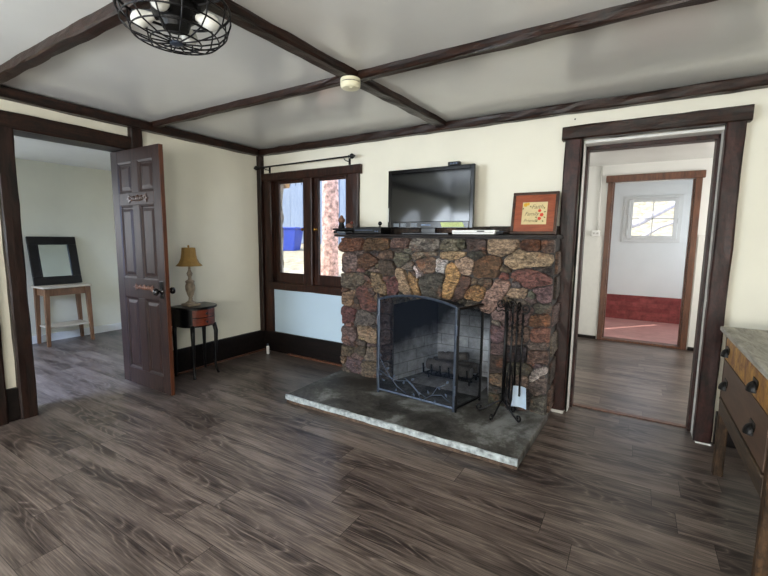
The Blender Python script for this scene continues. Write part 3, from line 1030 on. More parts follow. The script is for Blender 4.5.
for size in (6.5, 5.0, 3.8, 2.6):
    for _ in range(2600):
        ci, cj = rnd.randrange(NX), rnd.randrange(NZ)
        a_, b_ = size * rnd.uniform(1.0, 1.7), size * rnd.uniform(0.6, 0.9)
        an = rnd.uniform(-.5, .5)
        ca, sa = math.cos(an), math.sin(an)
        cells, ok = [], True
        R_ = int(max(a_, b_)) + 1
        for di in range(-R_, R_ + 1):
            for dj in range(-R_, R_ + 1):
                u, w = (di * ca + dj * sa) / a_, (dj * ca - di * sa) / b_
                if u * u + w * w <= 1:
                    i, j = ci + di, cj + dj
                    if not (0 <= i < NX and 0 <= j < NZ) or lab[i][j] != -2:
                        ok = False
                        break
                    cells.append((i, j))
            if not ok:
                break
        if ok:
            for i, j in cells:
                lab[i][j] = len(LST)
            zz = GZ0 + cj * CW
            LST.append([rnd.choice('bbgkptgkbr'), zz > 1.30])
for it in range(9):
    new = []
    for i in range(NX):
        for j in range(NZ):
            if lab[i][j] == -2:
                c = {}
                for di, dj in ((1, 0), (-1, 0), (0, 1), (0, -1)) if it % 2 else ((1, 0), (-1, 0), (0, 1), (0, -1), (1, 1), (-1, 1), (1, -1), (-1, -1)):
                    a_, b_ = i + di, j + dj
                    if 0 <= a_ < NX and 0 <= b_ < NZ and lab[a_][b_] >= 0:
                        c[lab[a_][b_]] = c.get(lab[a_][b_], 0) + 1
                if c:
                    new.append((i, j, max(c, key=c.get)))
    for i, j, k in new:
        lab[i][j] = k
cells = {}
for i in range(NX):
    for j in range(NZ):
        if lab[i][j] >= 0:
            cells.setdefault(lab[i][j], []).append((i, j))
g = G()
for n_, cl in sorted(cells.items()):
    if len(cl) < 9:
        continue
    ci = sum(i for i, j in cl) / len(cl) + .5
    cj = sum(j for i, j in cl) / len(cl) + .5
    out = []
    NA = 28
    for k in range(NA):
        a_ = 2 * PI * k / NA
        r = 0.3
        while r < 60:
            i, j = int(ci + math.cos(a_) * r), int(cj + math.sin(a_) * r)
            if not (0 <= i < NX and 0 <= j < NZ) or lab[i][j] != n_:
                break
            r += 0.3
        out.append(r)
    pts = []
    for k in range(NA):
        r = max(0.8, (out[k] * 0.8 + (out[k - 1] + out[(k + 1) % NA]) * 0.1) - 0.45)
        a_ = 2 * PI * k / NA
        pts.append((GX0 + (ci + math.cos(a_) * r) * CW, GZ0 + (cj + math.sin(a_) * r) * CW))
    key, cap_ = LST[n_]
    c = COL[key]
    kk = random.uniform(0.82, 1.12)
    grey = sum(c) / 3
    cc = srgb(*[min(255, max(10, (v * 0.8 + grey * 0.2) * kk + random.uniform(-5, 5))) for v in c])
    add_stone(g, pts, 3.252, random.uniform(0.05, 0.075) if cap_ else random.uniform(0.022, 0.042), cc)
# corner stones seen on the right flank
for k, z in enumerate((0.15, 0.38, 0.6, 0.83, 1.05, 1.24)):
    c = srgb(*COL['bkgpkb'[k]])
    o = len(g.v)
    tmp = G()
    add_stone(tmp, [(3.30, z - .09), (3.30, z + .08), (3.53, z + .09), (3.54, z - .08)], 0, 0.018, c)
    g._add([(-0.513 - v[1] * 1.0, v[0], v[2]) for v in tmp.v], tmp.f, c)
g.build('stone_facing', M['stone'], fp)
# mantel
G().beam((-2.535, 3.39, 1.4325), (-0.497, 3.39, 1.4325), 0.38, 0.026, 0.004).build('mantel_shelf', M['mantel'], fp)
g = G()
x = -2.5
while x < -0.56:
    w = random.uniform(0.16, 0.3)
    add_stone(g, [(x, 1.447), (x, 1.525 - 0.006 * random.random()), (min(x + w, -0.53), 1.52), (min(x + w, -0.53), 1.447)], 3.55, 0.03, srgb(*COL[random.choice('kbkp')]))
    x += w + 0.01
g.build('back_ledge', M['stone'], fp)
G().box(-2.5, -0.52, 3.545, 3.572, 1.445, 1.515).build('ledge_core', M['mortar'], fp)
# firebox of brick, splayed
g = G()
A0, A1, B0, B1 = (-1.88, 3.26), (-0.965, 3.26), (-1.70, 3.86), (-1.16, 3.86)
g.prism([A0, B0, (B0[0] - 0.05, B0[1] + 0.05), (A0[0] - 0.05, A0[1])], 0.0, 1.0, 'xy')
g.prism([A1, B1, (B1[0] + 0.05, B1[1] + 0.05), (A1[0] + 0.05, A1[1])], 0.0, 1.0, 'xy')
g.prism([B0, B1, (B1[0] + 0.05, B1[1] + 0.05), (B0[0] - 0.05, B0[1] + 0.05)], 0.0, 1.0, 'xy')
g.box(-1.95, -0.9, 3.576, 3.95, 1.0, 1.06)
g.build('firebox', M['firebrick'], fp)
# hearth
hp = [(-2.475, 2.462), (-0.53, 2.455), (-0.497, 3.30), (-0.965, 3.30), (-1.16, 3.86), (-1.70, 3.86), (-1.88, 3.30), (-2.50, 3.30)]
G().prism(hp, 0.0, 0.068, 'xy').build('hearth_slab', M['hearth'], fp, bevel=0.008)
G().beam((-2.478, 2.458, 0.049), (-0.527, 2.450, 0.049), 0.02, 0.042, 0.005, 0.05).build('hearth_front_edge', M['hearth_edge'], fp)
G().beam((-2.47, 2.464, 0.015), (-0.53, 2.456, 0.015), 0.012, 0.03, 0.003, 0.05).build('hearth_foot', M['hearth_under'], fp)

# ------------------------------------------------------------------ fire screen
sc_ = thing('fire_screen', 'three-fold pewter framed mesh fire screen with arched top standing on the hearth', 'fire screen', (-1.48, 2.93, 0.068))
PA, PB = Vector((-1.835, 2.925)), Vector((-1.122, 2.885))
LW, RW = Vector((-2.0, 3.17)), Vector((-1.028, 3.225))


def screen_panel(p, q, z0, z1, rise, mat, deco=False):
    d = q - p
    n = 14
    top = [(p + d * (k / n), z1 + rise * (1 - (2 * k / n - 1) ** 2)) for k in range(n + 1)]
    g = G()
    path = [(p.x, p.y, z0)] + [(a.x, a.y, z) for a, z in top] + [(q.x, q.y, z0)]
    r = 0.011
    g.tube([(p.x, p.y, z0 - 0.01), (p.x, p.y, z1)], r, 6)
    g.tube([(q.x, q.y, z0 - 0.01), (q.x, q.y, z1)], r, 6)
    g.tube([(a.x, a.y, z) for a, z in top], r, 6)
    g.tube([(p.x, p.y, z0 + 0.02), (q.x, q.y, z0 + 0.02)], r, 6)
    fr_ = g.build('panel_frame', mat, sc_)
    nrm = Vector((d.y, -d.x)).normalized() * 0.0015
    g = G()
    vv = [(p.x, p.y, z0 + 0.02)] + [(a.x, a.y, z) for a, z in top] + [(q.x, q.y, z0 + 0.02)]
    m = len(vv)
    g._add(vv, [tuple(range(m))])
    g.build('wire_mesh', M['gauze'], fr_)
    return fr_


screen_panel(PA, PB, 0.085, 0.897, 0.052, M['pewter'])
screen_panel(LW, PA + Vector((-0.012, 0.012)), 0.085, 0.895, 0.0, M['pewter'])
screen_panel(PB + Vector((0.016, 0.004)), RW, 0.085, 0.885, 0.0, M['iron'])
for p in (PA + Vector((-0.008, -0.004)), PB + Vector((0.006, -0.004))):
    for z in (0.25, 0.72):
        G().tube([(p.x, p.y, z - 0.04), (p.x, p.y, z + 0.04)], 0.0125, 8).build('hinge', M['pewter'], sc_)


def spt(u, z):
    p = PA + (PB - PA) * u
    return (p.x, p.y - 0.008, z)


g = G()
twigs = [[(0.02, 0.40), (0.08, 0.33), (0.16, 0.25), (0.28, 0.17), (0.40, 0.13)], [(0.02, 0.28), (0.14, 0.24), (0.28, 0.22), (0.42, 0.24), (0.55, 0.17), (0.60, 0.11)],
         [(0.38, 0.26), (0.48, 0.22), (0.56, 0.17), (0.66, 0.14)], [(0.62, 0.11), (0.74, 0.17), (0.86, 0.19), (0.97, 0.14)], [(0.74, 0.17), (0.80, 0.24), (0.9, 0.28)]]
for tw in twigs:
    g.tube([spt(*q) for q in tw], 0.0035, 6)
tw_o = g.build('branch_ornament', M['pewter'], sc_, smooth=True)
for (u, z, a) in [(0.05, 0.40, 2.2), (0.02, 0.37, 2.9), (0.12, 0.30, 0.5), (0.06, 0.25, 3.6), (0.1, 0.19, 2.6), (0.22, 0.24, 1.0), (0.27, 0.15, 4.2), (0.36, 0.20, 1.3), (0.47, 0.25, 0.8), (0.5, 0.15, 5.0), (0.57, 0.14, 1.2), (0.7, 0.17, 1.9), (0.78, 0.14, 4.6), (0.84, 0.23, 2.3), (0.9, 0.21, 5.2), (0.91, 0.29, 0.9)]:
    x, y, zz = spt(u, z)
    L, w = 0.035, 0.010
    c, s = math.cos(a), math.sin(a)
    pts = [(0, 0), (L * .4, w), (L, 0), (L * .4, -w)]
    G().prism([(x + c * p - s * q, zz + s * p + c * q) for p, q in pts], y - 0.002, y + 0.002).build('leaf', M['pewter'], tw_o)

# ------------------------------------------------------------------ inside the firebox
gr = thing('fire_grate', 'black iron fire grate with upright prongs inside the brick firebox', 'grate', (-1.42, 3.5, 0.068))
g = G()
for k in range(6):
    x = -1.62 + 0.085 * k
    g.tube([(x, 3.36, 0.26), (x, 3.375, 0.17), (x, 3.45, 0.145), (x, 3.68, 0.145)], 0.009, 6)
g.tube([(-1.64, 3.45, 0.135), (-1.17, 3.45, 0.135)], 0.009, 6)
g.tube([(-1.64, 3.64, 0.135), (-1.17, 3.64, 0.135)], 0.009, 6)
g.build('grate_bar', M['iron'], gr, smooth=True)
for (x, y) in ((-1.6, 3.45), (-1.2, 3.45), (-1.6, 3.64), (-1.2, 3.64)):
    G().tube([(x, y, 0.068), (x, y, 0.135)], 0.009, 6).build('leg', M['iron'], gr)
ab = G()
n = 18
vv, fs = [], []
for i in range(n + 1):
    for j in range(9):
        u, w = i / n, j / 8
        x, y = -1.74 + 0.66 * u, 3.31 + 0.42 * w
        z = 0.07 + 0.045 * math.sin(PI * u) ** 0.7 * math.sin(PI * (0.1 + 0.85 * w)) + 0.014 * noise.noise(Vector((x * 14, y * 14, 2)))
        if i in (0, n) or j in (0, 8):
            z = 0.069
        vv.append((x, y, z))
for i in range(n):
    for j in range(8):
        fs.append((i * 9 + j, (i + 1) * 9 + j, (i + 1) * 9 + j + 1, i * 9 + j + 1))
ab._add(vv, fs)
o = ab.build('ash_pile', M['ash'], loc=(-1.42, 3.5, 0.068), smooth=True)
tag(o, 'heap of pale grey ash on the firebox floor under the grate', 'ash')
o['kind'] = 'stuff'


def log(a, b, r, label):
    a, b = Vector(a), Vector(b)
    g = G()
    n = 9
    pts = [a + (b - a) * (i / n) + Vector((noise.noise(Vector((i * .7, r * 90, 0))) * 0.012, 0, noise.noise(Vector((i * .7, r * 90, 5))) * 0.012)) for i in range(n + 1)]
    g.tube(pts, [r * (1 + 0.16 * noise.noise(Vector((i * 0.9, r * 50, 9)))) for i in range(n + 1)], 12)
    root = thing('charred_log', label, 'log', a, 'logs in the firebox')
    g.build('bark', M['log'], root, smooth=True)
    d = (b - a).normalized()
    G().lathe([(r * 0.86, 0), (r * 0.8, 0.004), (0, 0.005)], pts[-1], 12, d).build('cut_end', M['ash'], root)


log((-1.64, 3.52, 0.215), (-1.20, 3.50, 0.205), 0.055, 'charred grey log lying at the front of the iron grate')
log((-1.62, 3.635, 0.21), (-1.18, 3.64, 0.21), 0.05, 'charred grey log lying at the back of the iron grate')
log((-1.55, 3.565, 0.29), (-1.27, 3.60, 0.32), 0.04, 'thin charred log resting on top of two logs in the firebox')

# ------------------------------------------------------------------ fireside tools
TX, TY, TZ = -0.80, 3.075, 0.068
st_ = thing('fire_tool_stand', 'black wrought iron tool stand with scrolled feet on the right end of the hearth', 'tool stand', (TX, TY, TZ))
G().tube([(TX, TY, TZ + 0.09), (TX, TY, TZ + 0.86)], 0.0105, 8).build('pole', M['iron'], st_, smooth=True)


def scroll(c, ang, r0, turns, up_, n=18, start=-PI / 2):
    """spiral in the vertical plane of heading ang"""
    pts = []
    for i in range(n + 1):
        t = i / n
        r = r0 * (1 - 0.75 * t)
        a = start + turns * 2 * PI * t
        pts.append((c[0] + math.cos(ang) * r * math.cos(a), c[1] + math.sin(ang) * r * math.cos(a), c[2] + r * math.sin(a) * up_))
    return pts


for ang in (-0.55, -1.75, -2.95, 0.75):
    ca, sa = math.cos(ang), math.sin(ang)
    L = 0.17 if ang < 0.5 else 0.09
    path = [(TX + ca * u, TY + sa * u, TZ + h) for u, h in ((0, 0.11), (0.03, 0.098), (0.07, 0.07), (L * 0.75, 0.03), (L, 0.008))]
    path += scroll((TX + ca * L, TY + sa * L, TZ + 0.033), ang, 0.026, 0.95, 1.0)[1:]
    G().tube(path, 0.008, 6).build('foot', M['iron'], st_, smooth=True)
for k in range(4):
    ang = 0.4 + k * PI / 2
    ca, sa = math.cos(ang), math.sin(ang)
    path = [(TX, TY, TZ + 0.80), (TX + ca * 0.03, TY + sa * 0.03, TZ + 0.815), (TX + ca * 0.06, TY + sa * 0.06, TZ + 0.80), (TX + ca * 0.075, TY + sa * 0.075, TZ + 0.815), (TX + ca * 0.075, TY + sa * 0.075, TZ + 0.835)]
    G().tube(path, 0.005, 6).build('hook', M['iron'], st_, smooth=True)
# scrolled finial: open hearts
g = G()
for ang in (0.6, 0.6 + PI, -0.5, 2.4):
    path = [(TX, TY, TZ + 0.84)] + scroll((TX + math.cos(ang) * 0.045, TY + math.sin(ang) * 0.045, TZ + 0.865), ang, 0.036, 1.1, 1.0, start=-PI * 0.9)
    g.tube(path, 0.005, 6)
g.build('finial', M['iron'], st_, smooth=True)


def tool(name, label, ang, ends):
    ca, sa = math.cos(ang), math.sin(ang)
    x, y = TX + 0.045 + ca * 0.075, TY + 0.01 + sa * 0.075
    t = thing(name, label, 'fireplace tool', (x, y, TZ + 0.02), None)
    g = G()
    path = [(x, y, TZ + 0.16), (x, y, TZ + 0.8)]
    g.tube(path, 0.008, 6)
    g.build('shaft', M['iron'], t, smooth=True)
    tw = [(x + 0.011 * math.cos(q * 1.1), y + 0.011 * math.sin(q * 1.1), TZ + 0.60 + 0.008 * q) for q in range(20)]
    G().tube(tw, 0.0045, 5).build('twisted_grip', M['iron'], t, smooth=True)
    loop = [(x, y, TZ + 0.78)] + scroll((x + ca * 0.012, y + sa * 0.012, TZ + 0.835), ang, 0.036, 1.2, 1.1, start=-PI * 0.6)
    G().tube(loop, 0.0075, 6).build('scroll_handle', M['iron'], t, smooth=True)
    ends(t, x, y, ca, sa)


def poker_end(t, x, y, ca, sa):
    G().tube([(x, y, TZ + 0.17), (x, y, TZ + 0.08)], [0.0065, 0.003], 6).tube([(x, y, TZ + 0.15), (x + ca * 0.03, y + sa * 0.03, TZ + 0.12), (x + ca * 0.035, y + sa * 0.035, TZ + 0.14)], 0.005, 6).build('point', M['iron'], t)


def brush_end(t, x, y, ca, sa):
    G().lathe([(0.012, 0), (0.02, -0.03), (0.032, -0.12), (0.03, -0.125), (0, -0.125)], (x, y, TZ + 0.21), 14).build('bristles', M['bristle'], t)


def tong_end(t, x, y, ca, sa):
    for s in (-1, 1):
        G().tube([(x, y, TZ + 0.45), (x - sa * 0.022 * s, y + ca * 0.022 * s, TZ + 0.3), (x - sa * 0.02 * s, y + ca * 0.02 * s, TZ + 0.15), (x - sa * 0.006 * s, y + ca * 0.006 * s, TZ + 0.07)], 0.005, 6).build('arm', M['iron'], t)


def shovel_end(t, x, y, ca, sa):
    g = G()
    # curved pan
    vv, fs = [], []
    nx, nz = 8, 6
    for i in range(nx + 1):
        for j in range(nz + 1):
            u, w = i / nx * 2 - 1, j / nz
            wd = 0.058 * (0.84 + 0.16 * w)
            vv.append((x + u * wd, y - 0.008 + 0.022 * (1 - u * u), TZ + 0.235 - 0.165 * w))
    m = len(vv)
    vv += [(a, b + 0.003, c) for a, b, c in vv]
    for i in range(nx):
        for j in range(nz):
            q = (i * (nz + 1) + j, (i + 1) * (nz + 1) + j, (i + 1) * (nz + 1) + j + 1, i * (nz + 1) + j + 1)
            fs.append(q)
            fs.append(tuple(k + m for k in reversed(q)))
    g._add(vv, fs)
    g.build('pan', M['steel'], t, smooth=True)


tool('fire_poker', 'black iron poker hanging on the left side of the fireside tool stand', PI * 0.74, poker_end)
tool('hearth_brush', 'black hearth brush hanging at the back of the fireside tool stand', PI * 0.42, brush_end)
tool('ash_shovel', 'ash shovel with bright steel pan hanging on the fireside tool stand', 0.12, shovel_end)
tool('fire_tongs', 'black two armed fire tongs hanging at the front of the tool stand', -PI * 0.42, tong_end)

# ------------------------------------------------------------------ on the mantel
ZM = 1.446
tv = thing('television', 'black flat screen television on a short stand on the mantel shelf', 'television', (-1.63, 3.42, ZM))
x0, x1, y0, z0, z1 = -2.05, -1.205, 3.405, 1.503, 2.04
g = G()
bz = 0.035
g.box(x0, x0 + bz, y0, y0 + 0.03, z0, z1)
g.box(x1 - bz, x1, y0, y0 + 0.03, z0, z1)
g.box(x0 + bz, x1 - bz, y0, y0 + 0.03, z1 - 0.037, z1)
g.box(x0 + bz, x1 - bz, y0, y0 + 0.03, z0, z0 + 0.062)
g.build('bezel', M['black_plastic'], tv, bevel=0.005)
G().box(x0 + bz, x1 - bz, y0 + 0.006, y0 + 0.012, z0 + 0.06, z1 - 0.035).build('screen', M['screen'], tv)
G().box(x0 + 0.012, x1 - 0.012, y0 + 0.03, y0 + 0.055, z0 + 0.012, z1 - 0.012).box(x0 + 0.12, x1 - 0.12, y0 + 0.05, y0 + 0.085, z0 + 0.05, z1 - 0.12).build('back_shell', M['matt_black'], tv, bevel=0.008)
G().box(-1.70, -1.56, 3.42, 3.46, ZM, z0 + 0.02).prism([(-1.86, 3.34), (-1.40, 3.34), (-1.36, 3.40), (-1.42, 3.50), (-1.84, 3.50), (-1.90, 3.40)], ZM, ZM + 0.016, 'xy').build('stand', M['black_plastic'], tv, bevel=0.004)
G().box(-1.695, -1.60, y0 - 0.001, y0 + 0.001, z0 + 0.024, z0 + 0.036).build('logo_badge', M['pewter'], tv)
G().prism([(-1.49, z0 + 0.010), (-1.275, z0 + 0.010), (-1.30, z0 + 0.052), (-1.505, z0 + 0.052)], y0 - 0.0012, y0 + 0.001).build('energy_sticker', M['label_green'], tv)
for (a, b) in ((-1.985, -1.925), (-1.91, -1.85), (-1.80, -1.735)):
    G().box(a, b, y0 - 0.001, y0 + 0.001, z0 + 0.014, z0 + 0.046).build('spec_sticker', M['label_grey'], tv)
G().box(x0 + 0.006, x0 + 0.011, y0 - 0.002, y0 + 0.001, z0 + 0.06, z0 + 0.19).build('light_strip', M['white_plastic'], tv)
cm = thing('sensor_bar', 'small black sensor box perched on top of the television', 'sensor', (-1.39, 3.42, z1))
G().box(-1.45, -1.34, 3.405, 3.445, z1, z1 + 0.032).build('housing', M['matt_black'], cm, bevel=0.004)
for x in (-1.42, -1.395, -1.37):
    G().lathe([(0.009, 0), (0.007, 0.003), (0, 0.0035)], (x, 3.405, z1 + 0.017), 12, (0, -1, 0)).build('lens', M['pewter'], cm)

wb = thing('disc_player', 'slim white disc player lying in front of the television', 'disc player', (-1.13, 3.27, ZM))
G().box(-1.315, -0.955, 3.215, 3.34, ZM + 0.002, ZM + 0.036).build('case', M['white_plastic'], wb, bevel=0.006)
G().box(-1.30, -0.97, 3.2138, 3.216, ZM + 0.017, ZM + 0.020).build('disc_slot', M['matt_black'], wb)
G().box(-1.10, -1.04, 3.2135, 3.216, ZM + 0.022, ZM + 0.030).build('display', M['matt_black'], wb)
rm = thing('remote_control', 'black remote control lying on the mantel beside the white disc player', 'remote control', (-0.91, 3.24, ZM))
G().box(-0.945, -0.885, 3.205, 3.36, ZM + 0.003, ZM + 0.022).build('body', M['matt_black'], rm, bevel=0.006)
for i in range(4):
    for j in range(2):
        G().box(-0.935 + j * 0.025, -0.92 + j * 0.025, 3.22 + i * 0.03, 3.235 + i * 0.03, ZM + 0.021, ZM + 0.025).build('button', M['pewter'], rm)

dv = thing('cable_box', 'flat black cable box on the left end of the mantel shelf', 'cable box', (-2.42, 3.27, ZM))
G().box(-2.548, -2.315, 3.195, 3.36, ZM + 0.003, ZM + 0.030).build('lower_case', M['matt_black'], dv, bevel=0.009)
G().box(-2.555, -2.31, 3.19, 3.36, ZM + 0.036, ZM + 0.056).build('upper_case', M['matt_black'], dv, bevel=0.007)
G().box(-2.53, -2.33, 3.21, 3.35, ZM + 0.028, ZM + 0.038).build('neck', M['black_plastic'], dv)
G().box(-2.50, -2.40, 3.193, 3.196, ZM + 0.012, ZM + 0.022).build('display', M['label_grey'], dv)
rc = thing('video_recorder', 'black video recorder between the cable box and the television', 'video recorder', (-2.16, 3.28, ZM))
G().box(-2.305, -2.0, 3.20, 3.38, ZM + 0.004, ZM + 0.066).build('case', M['matt_black'], rc, bevel=0.005)
G().box(-2.29, -2.09, 3.1985, 3.202, ZM + 0.034, ZM + 0.039).build('disc_tray', M['pewter'], rc)
for x in (-2.06, -2.035):
    G().lathe([(0.009, 0), (0.007, 0.004), (0, 0.005)], (x, 3.2, ZM + 0.026), 12, (0, -1, 0)).build('button', M['pewter'], rc)
wcm = thing('web_camera', 'small round black camera on top of the video recorder', 'camera', (-2.04, 3.25, ZM + 0.066))
G().lathe([(0.016, 0), (0.014, 0.004), (0.006, 0.008), (0.006, 0.014)], (-2.04, 3.25, ZM + 0.066), 14).build('foot', M['matt_black'], wcm)
g = G()
g.lathe([(0.002, -0.02), (0.014, -0.014), (0.02, 0), (0.014, 0.014), (0.002, 0.02)], (-2.04, 3.25, ZM + 0.098), 14)
g.build('eye', M['black_plastic'], wcm, smooth=True)

orn = thing('clay_figure', 'small dark clay figure standing on the flat black cable box', 'ornament', (-2.50, 3.27, ZM + 0.056))
G().lathe([(0.036, 0), (0.034, 0.015), (0.026, 0.035), (0.022, 0.05), (0.026, 0.058)], (-2.50, 3.27, ZM + 0.056), 14).build('base', M['matt_black'], orn, smooth=True)
G().lathe([(0.024, 0.056), (0.036, 0.07), (0.034, 0.09), (0.018, 0.105), (0.014, 0.12), (0.006, 0.128), (0, 0.129)], (-2.50, 3.27, ZM + 0.056), 14).build('head', M['ornament'], orn, smooth=True)
o2 = thing('clay_bird', 'small reddish clay bird sitting beside the clay figure on the cable box', 'ornament', (-2.40, 3.27, ZM + 0.056))
G().lathe([(0.002, 0.0), (0.03, 0.008), (0.036, 0.022), (0.026, 0.04), (0.01, 0.05), (0, 0.051)], (-2.405, 3.27, ZM + 0.056), 14, sx=1.3).build('body', M['ornament'], o2, smooth=True)
G().lathe([(0.002, -0.016), (0.012, -0.010), (0.016, 0), (0.012, 0.010), (0.002, 0.016)], (-2.37, 3.265, ZM + 0.11), 12).build('head', M['red_wood'], o2, smooth=True)

# framed verse, leaning back on the wall ledge
pic = thing('framed_print', 'red-brown framed floral print reading Faith Family Friends on the mantel', 'picture', (-0.705, 3.375, ZM + 0.005))
PW, PH = 0.345, 0.335
g = G()
for (a, b, c, d) in ((0, PW, 0, 0.022), (0, PW, PH - 0.022, PH), (0, 0.022, 0.022, PH - 0.022), (PW - 0.022, PW, 0.022, PH - 0.022)):
    g.box(a - PW / 2, b - PW / 2, -0.016, 0.012, c, d)
g.build('frame_rim', M['frame_rim'], pic, local=True, bevel=0.004)
g = G()
for (a, b, c, d) in ((0.02, PW - 0.02, 0.02, 0.078), (0.02, PW - 0.02, PH - 0.078, PH - 0.02), (0.02, 0.078, 0.078, PH - 0.078), (PW - 0.078, PW - 0.02, 0.078, PH - 0.078)):
    g.box(a - PW / 2, b - PW / 2, -0.008, 0.008, c, d)
g.build('wide_frame', M['frame_red'], pic, local=True)
prn = G().box(-PW / 2 + 0.076, PW / 2 - 0.076, -0.002, 0.006, 0.076, PH - 0.076).build('print', M['parchment'], pic, local=True)
G().box(-PW / 2 + 0.01, PW / 2 - 0.01, 0.008, 0.014, 0.01, PH - 0.01).build('backing_board', M['matt_black'], pic, local=True)
dg = bpy.context.evaluated_depsgraph_get()


def text_mesh(name, body, size, x, z, y, mat, parent, shear=0.35):
    cu = bpy.data.curves.new(name + '_curve', 'FONT')
    cu.body = body
    cu.size = size
    cu.shear = shear
    cu.extrude = 0.0004
    cu.align_x = 'CENTER'
    ob = bpy.data.objects.new(name + '_curve', cu)
    C.objects.link(ob)
    d = bpy.context.evaluated_depsgraph_get()
    me = bpy.data.meshes.new_from_object(ob.evaluated_get(d))
    bpy.data.objects.remove(ob)
    me.transform(Matrix.Translation((x, y, z)) @ Matrix.Rotation(PI / 2, 4, 'X'))
    me.name = name
    me.materials.clear()
    me.materials.append(mat)
    o = bpy.data.objects.new(name, me)
    C.objects.link(o)
    o.parent = parent
    return o


text_mesh('lettering', 'Faith', 0.046, 0.018, 0.205, -0.0026, M['ink'], prn)
text_mesh('lettering', 'Family', 0.042, -0.022, 0.150, -0.0026, M['ink'], prn)
text_mesh('lettering', 'Friends', 0.036, -0.026, 0.098, -0.0026, M['ink'], prn)
for (x, z, r, mt) in ((0.038, 0.188, 0.011, 'petal_red'), (0.055, 0.155, 0.013, 'petal_red'), (0.04, 0.126, 0.012, 'petal_red'), (-0.072, 0.236, 0.014, 'petal_yellow'), (-0.052, 0.243, 0.010, 'petal_yellow')):
    g = G()
    for k in range(5):
        a = k * 2 * PI / 5
        g.lathe([(r * 0.6, 0), (r * 0.5, 0.001), (0, 0.0014)], (x + math.cos(a) * r * 0.6, -0.0022 - 0.0001 * k, z + math.sin(a) * r * 0.6), 8, (0, -1, 0))
    g.build('flower', M[mt], prn, local=True)
g = G()
for (x, z, a) in ((0.068, 0.20, 1.2), (0.068, 0.175, 0.3), (0.07, 0.14, -.6), (0.062, 0.112, -1.0), (0.03, 0.108, 3.6), (0.024, 0.13, 2.7), (-0.085, 0.215, 4.4), (-0.04, 0.228, 5.6), (-0.088, 0.255, 2.0)):
    c, s = math.cos(a), math.sin(a)
    g.prism([(x + c * p - s * q, z + s * p + c * q) for p, q in ((0, 0), (0.009, 0.005), (0.02, 0), (0.009, -0.005))], -0.0032, -0.002)
g.build('leaves', M['leaf'], prn, local=True)
pic.rotation_euler = (-math.radians(11), 0, 0)

# ------------------------------------------------------------------ curtain rod over the window
rd = thing('curtain_rod', 'thin dark curtain rod with a round finial above the window', 'curtain rod', (-3.18, 3.47, 2.24))
G().tube([(-3.88, 3.47, 2.222), (-2.56, 3.47, 2.232)], 0.0085, 10).build('pole', M['iron'], rd, smooth=True)
for x in (-3.885, -2.56):
    s = -1 if x < -3 else 1
    G().lathe([(0.012, -0.004), (0.014, 0.0), (0.009, 0.006), (0.012, 0.014), (0.024, 0.028), (0.027, 0.042), (0.020, 0.056), (0.008, 0.066), (0.010, 0.072), (0.003, 0.082), (0, 0.083)], (x, 3.47, 2.222 if s < 0 else 2.232), 16, (s, 0, 0)).build('finial', M['iron'], rd, smooth=True)
for x in (-3.80, -2.62):
    G().tube([(x, 3.565, 2.20), (x, 3.50, 2.20), (x, 3.475, 2.21), (x, 3.47, 2.215)], 0.005, 6).box(x - 0.012, x + 0.012, 3.562, 3.57, 2.17, 2.235).build('bracket', M['iron'], rd)

# ------------------------------------------------------------------ small ceiling things
sm = thing('smoke_alarm', 'round yellowed smoke alarm under the crossing of the ceiling beams', 'smoke alarm', (-1.615, 2.205, 2.40))
ctr = (-1.615, 2.205, 2.40)
G().lathe([(0.062, 0), (0.064, -0.012), (0.064, -0.02)], ctr, 32).build('base_ring', M['cream_plastic'], sm)
G().lathe([(0.057, -0.02), (0.057, -0.026)], ctr, 32).build('vent_gap', M['matt_black'], sm)
G().lathe([(0.064, -0.026), (0.063, -0.045), (0.054, -0.056), (0.03, -0.060), (0, -0.060)], ctr, 32).build('cover', M['cream_plastic'], sm, smooth=False)
G().lathe([(0.011, -0.058), (0.010, -0.063), (0, -0.064)], (ctr[0] + 0.02, ctr[1] - 0.02, ctr[2]), 14).build('test_button', M['cream_plastic'], sm)

FX, FY = -1.715, 1.105
fan = thing('caged_ceiling_light', 'black wire caged ceiling fan light with frosted bulbs under the beams', 'ceiling light', (FX, FY, 2.40))
G().lathe([(0.12, 0.0), (0.12, -0.02), (0.10, -0.035), (0.0, -0.035)], (FX, FY, 2.40), 32).build('mounting_plate', M['matt_black'], fan, smooth=False)
G().lathe([(0.085, -0.03), (0.09, -0.05), (0.09, -0.075), (0.06, -0.10), (0.05, -0.13), (0.0, -0.132)], (FX, FY, 2.395), 28).build('motor_housing', M['matt_black'], fan, smooth=False)
RT, RB, ZT_, ZB_ = 0.215, 0.215, 2.36, 2.30
wire = 0.0034
G().ring((FX, FY, ZT_), RT, 0.006, 48).ring((FX, FY, ZB_ + 0.02), RT * 1.01, wire, 48).build('cage_rim', M['iron'], fan, smooth=True)
g = G()
prof = [(RT, ZT_), (RT * 1.01, ZB_ + 0.02), (RT * 0.94, ZB_ - 0.03), (RT * 0.78, ZB_ - 0.065), (RT * 0.45, ZB_ - 0.085), (0.02, ZB_ - 0.09)]
for k in range(14):
    a = 2 * PI * k / 14
    g.tube([(FX + r * math.cos(a), FY + r * math.sin(a), z) for r, z in prof], wire, 5)
g.build('cage_ribs', M['iron'], fan, smooth=True)
g = G()
for (r, z) in ((RT * 0.94, ZB_ - 0.03), (RT * 0.78, ZB_ - 0.065), (RT * 0.45, ZB_ - 0.085)):
    g.ring((FX, FY, z), r, wire, 40)
g.build('cage_rings', M['iron'], fan, smooth=True)
G().lathe([(0.026, 0.004), (0.026, -0.004), (0.012, -0.008), (0, -0.008)], (FX, FY, ZB_ - 0.09), 20).build('cage_boss', M['pewter'], fan)
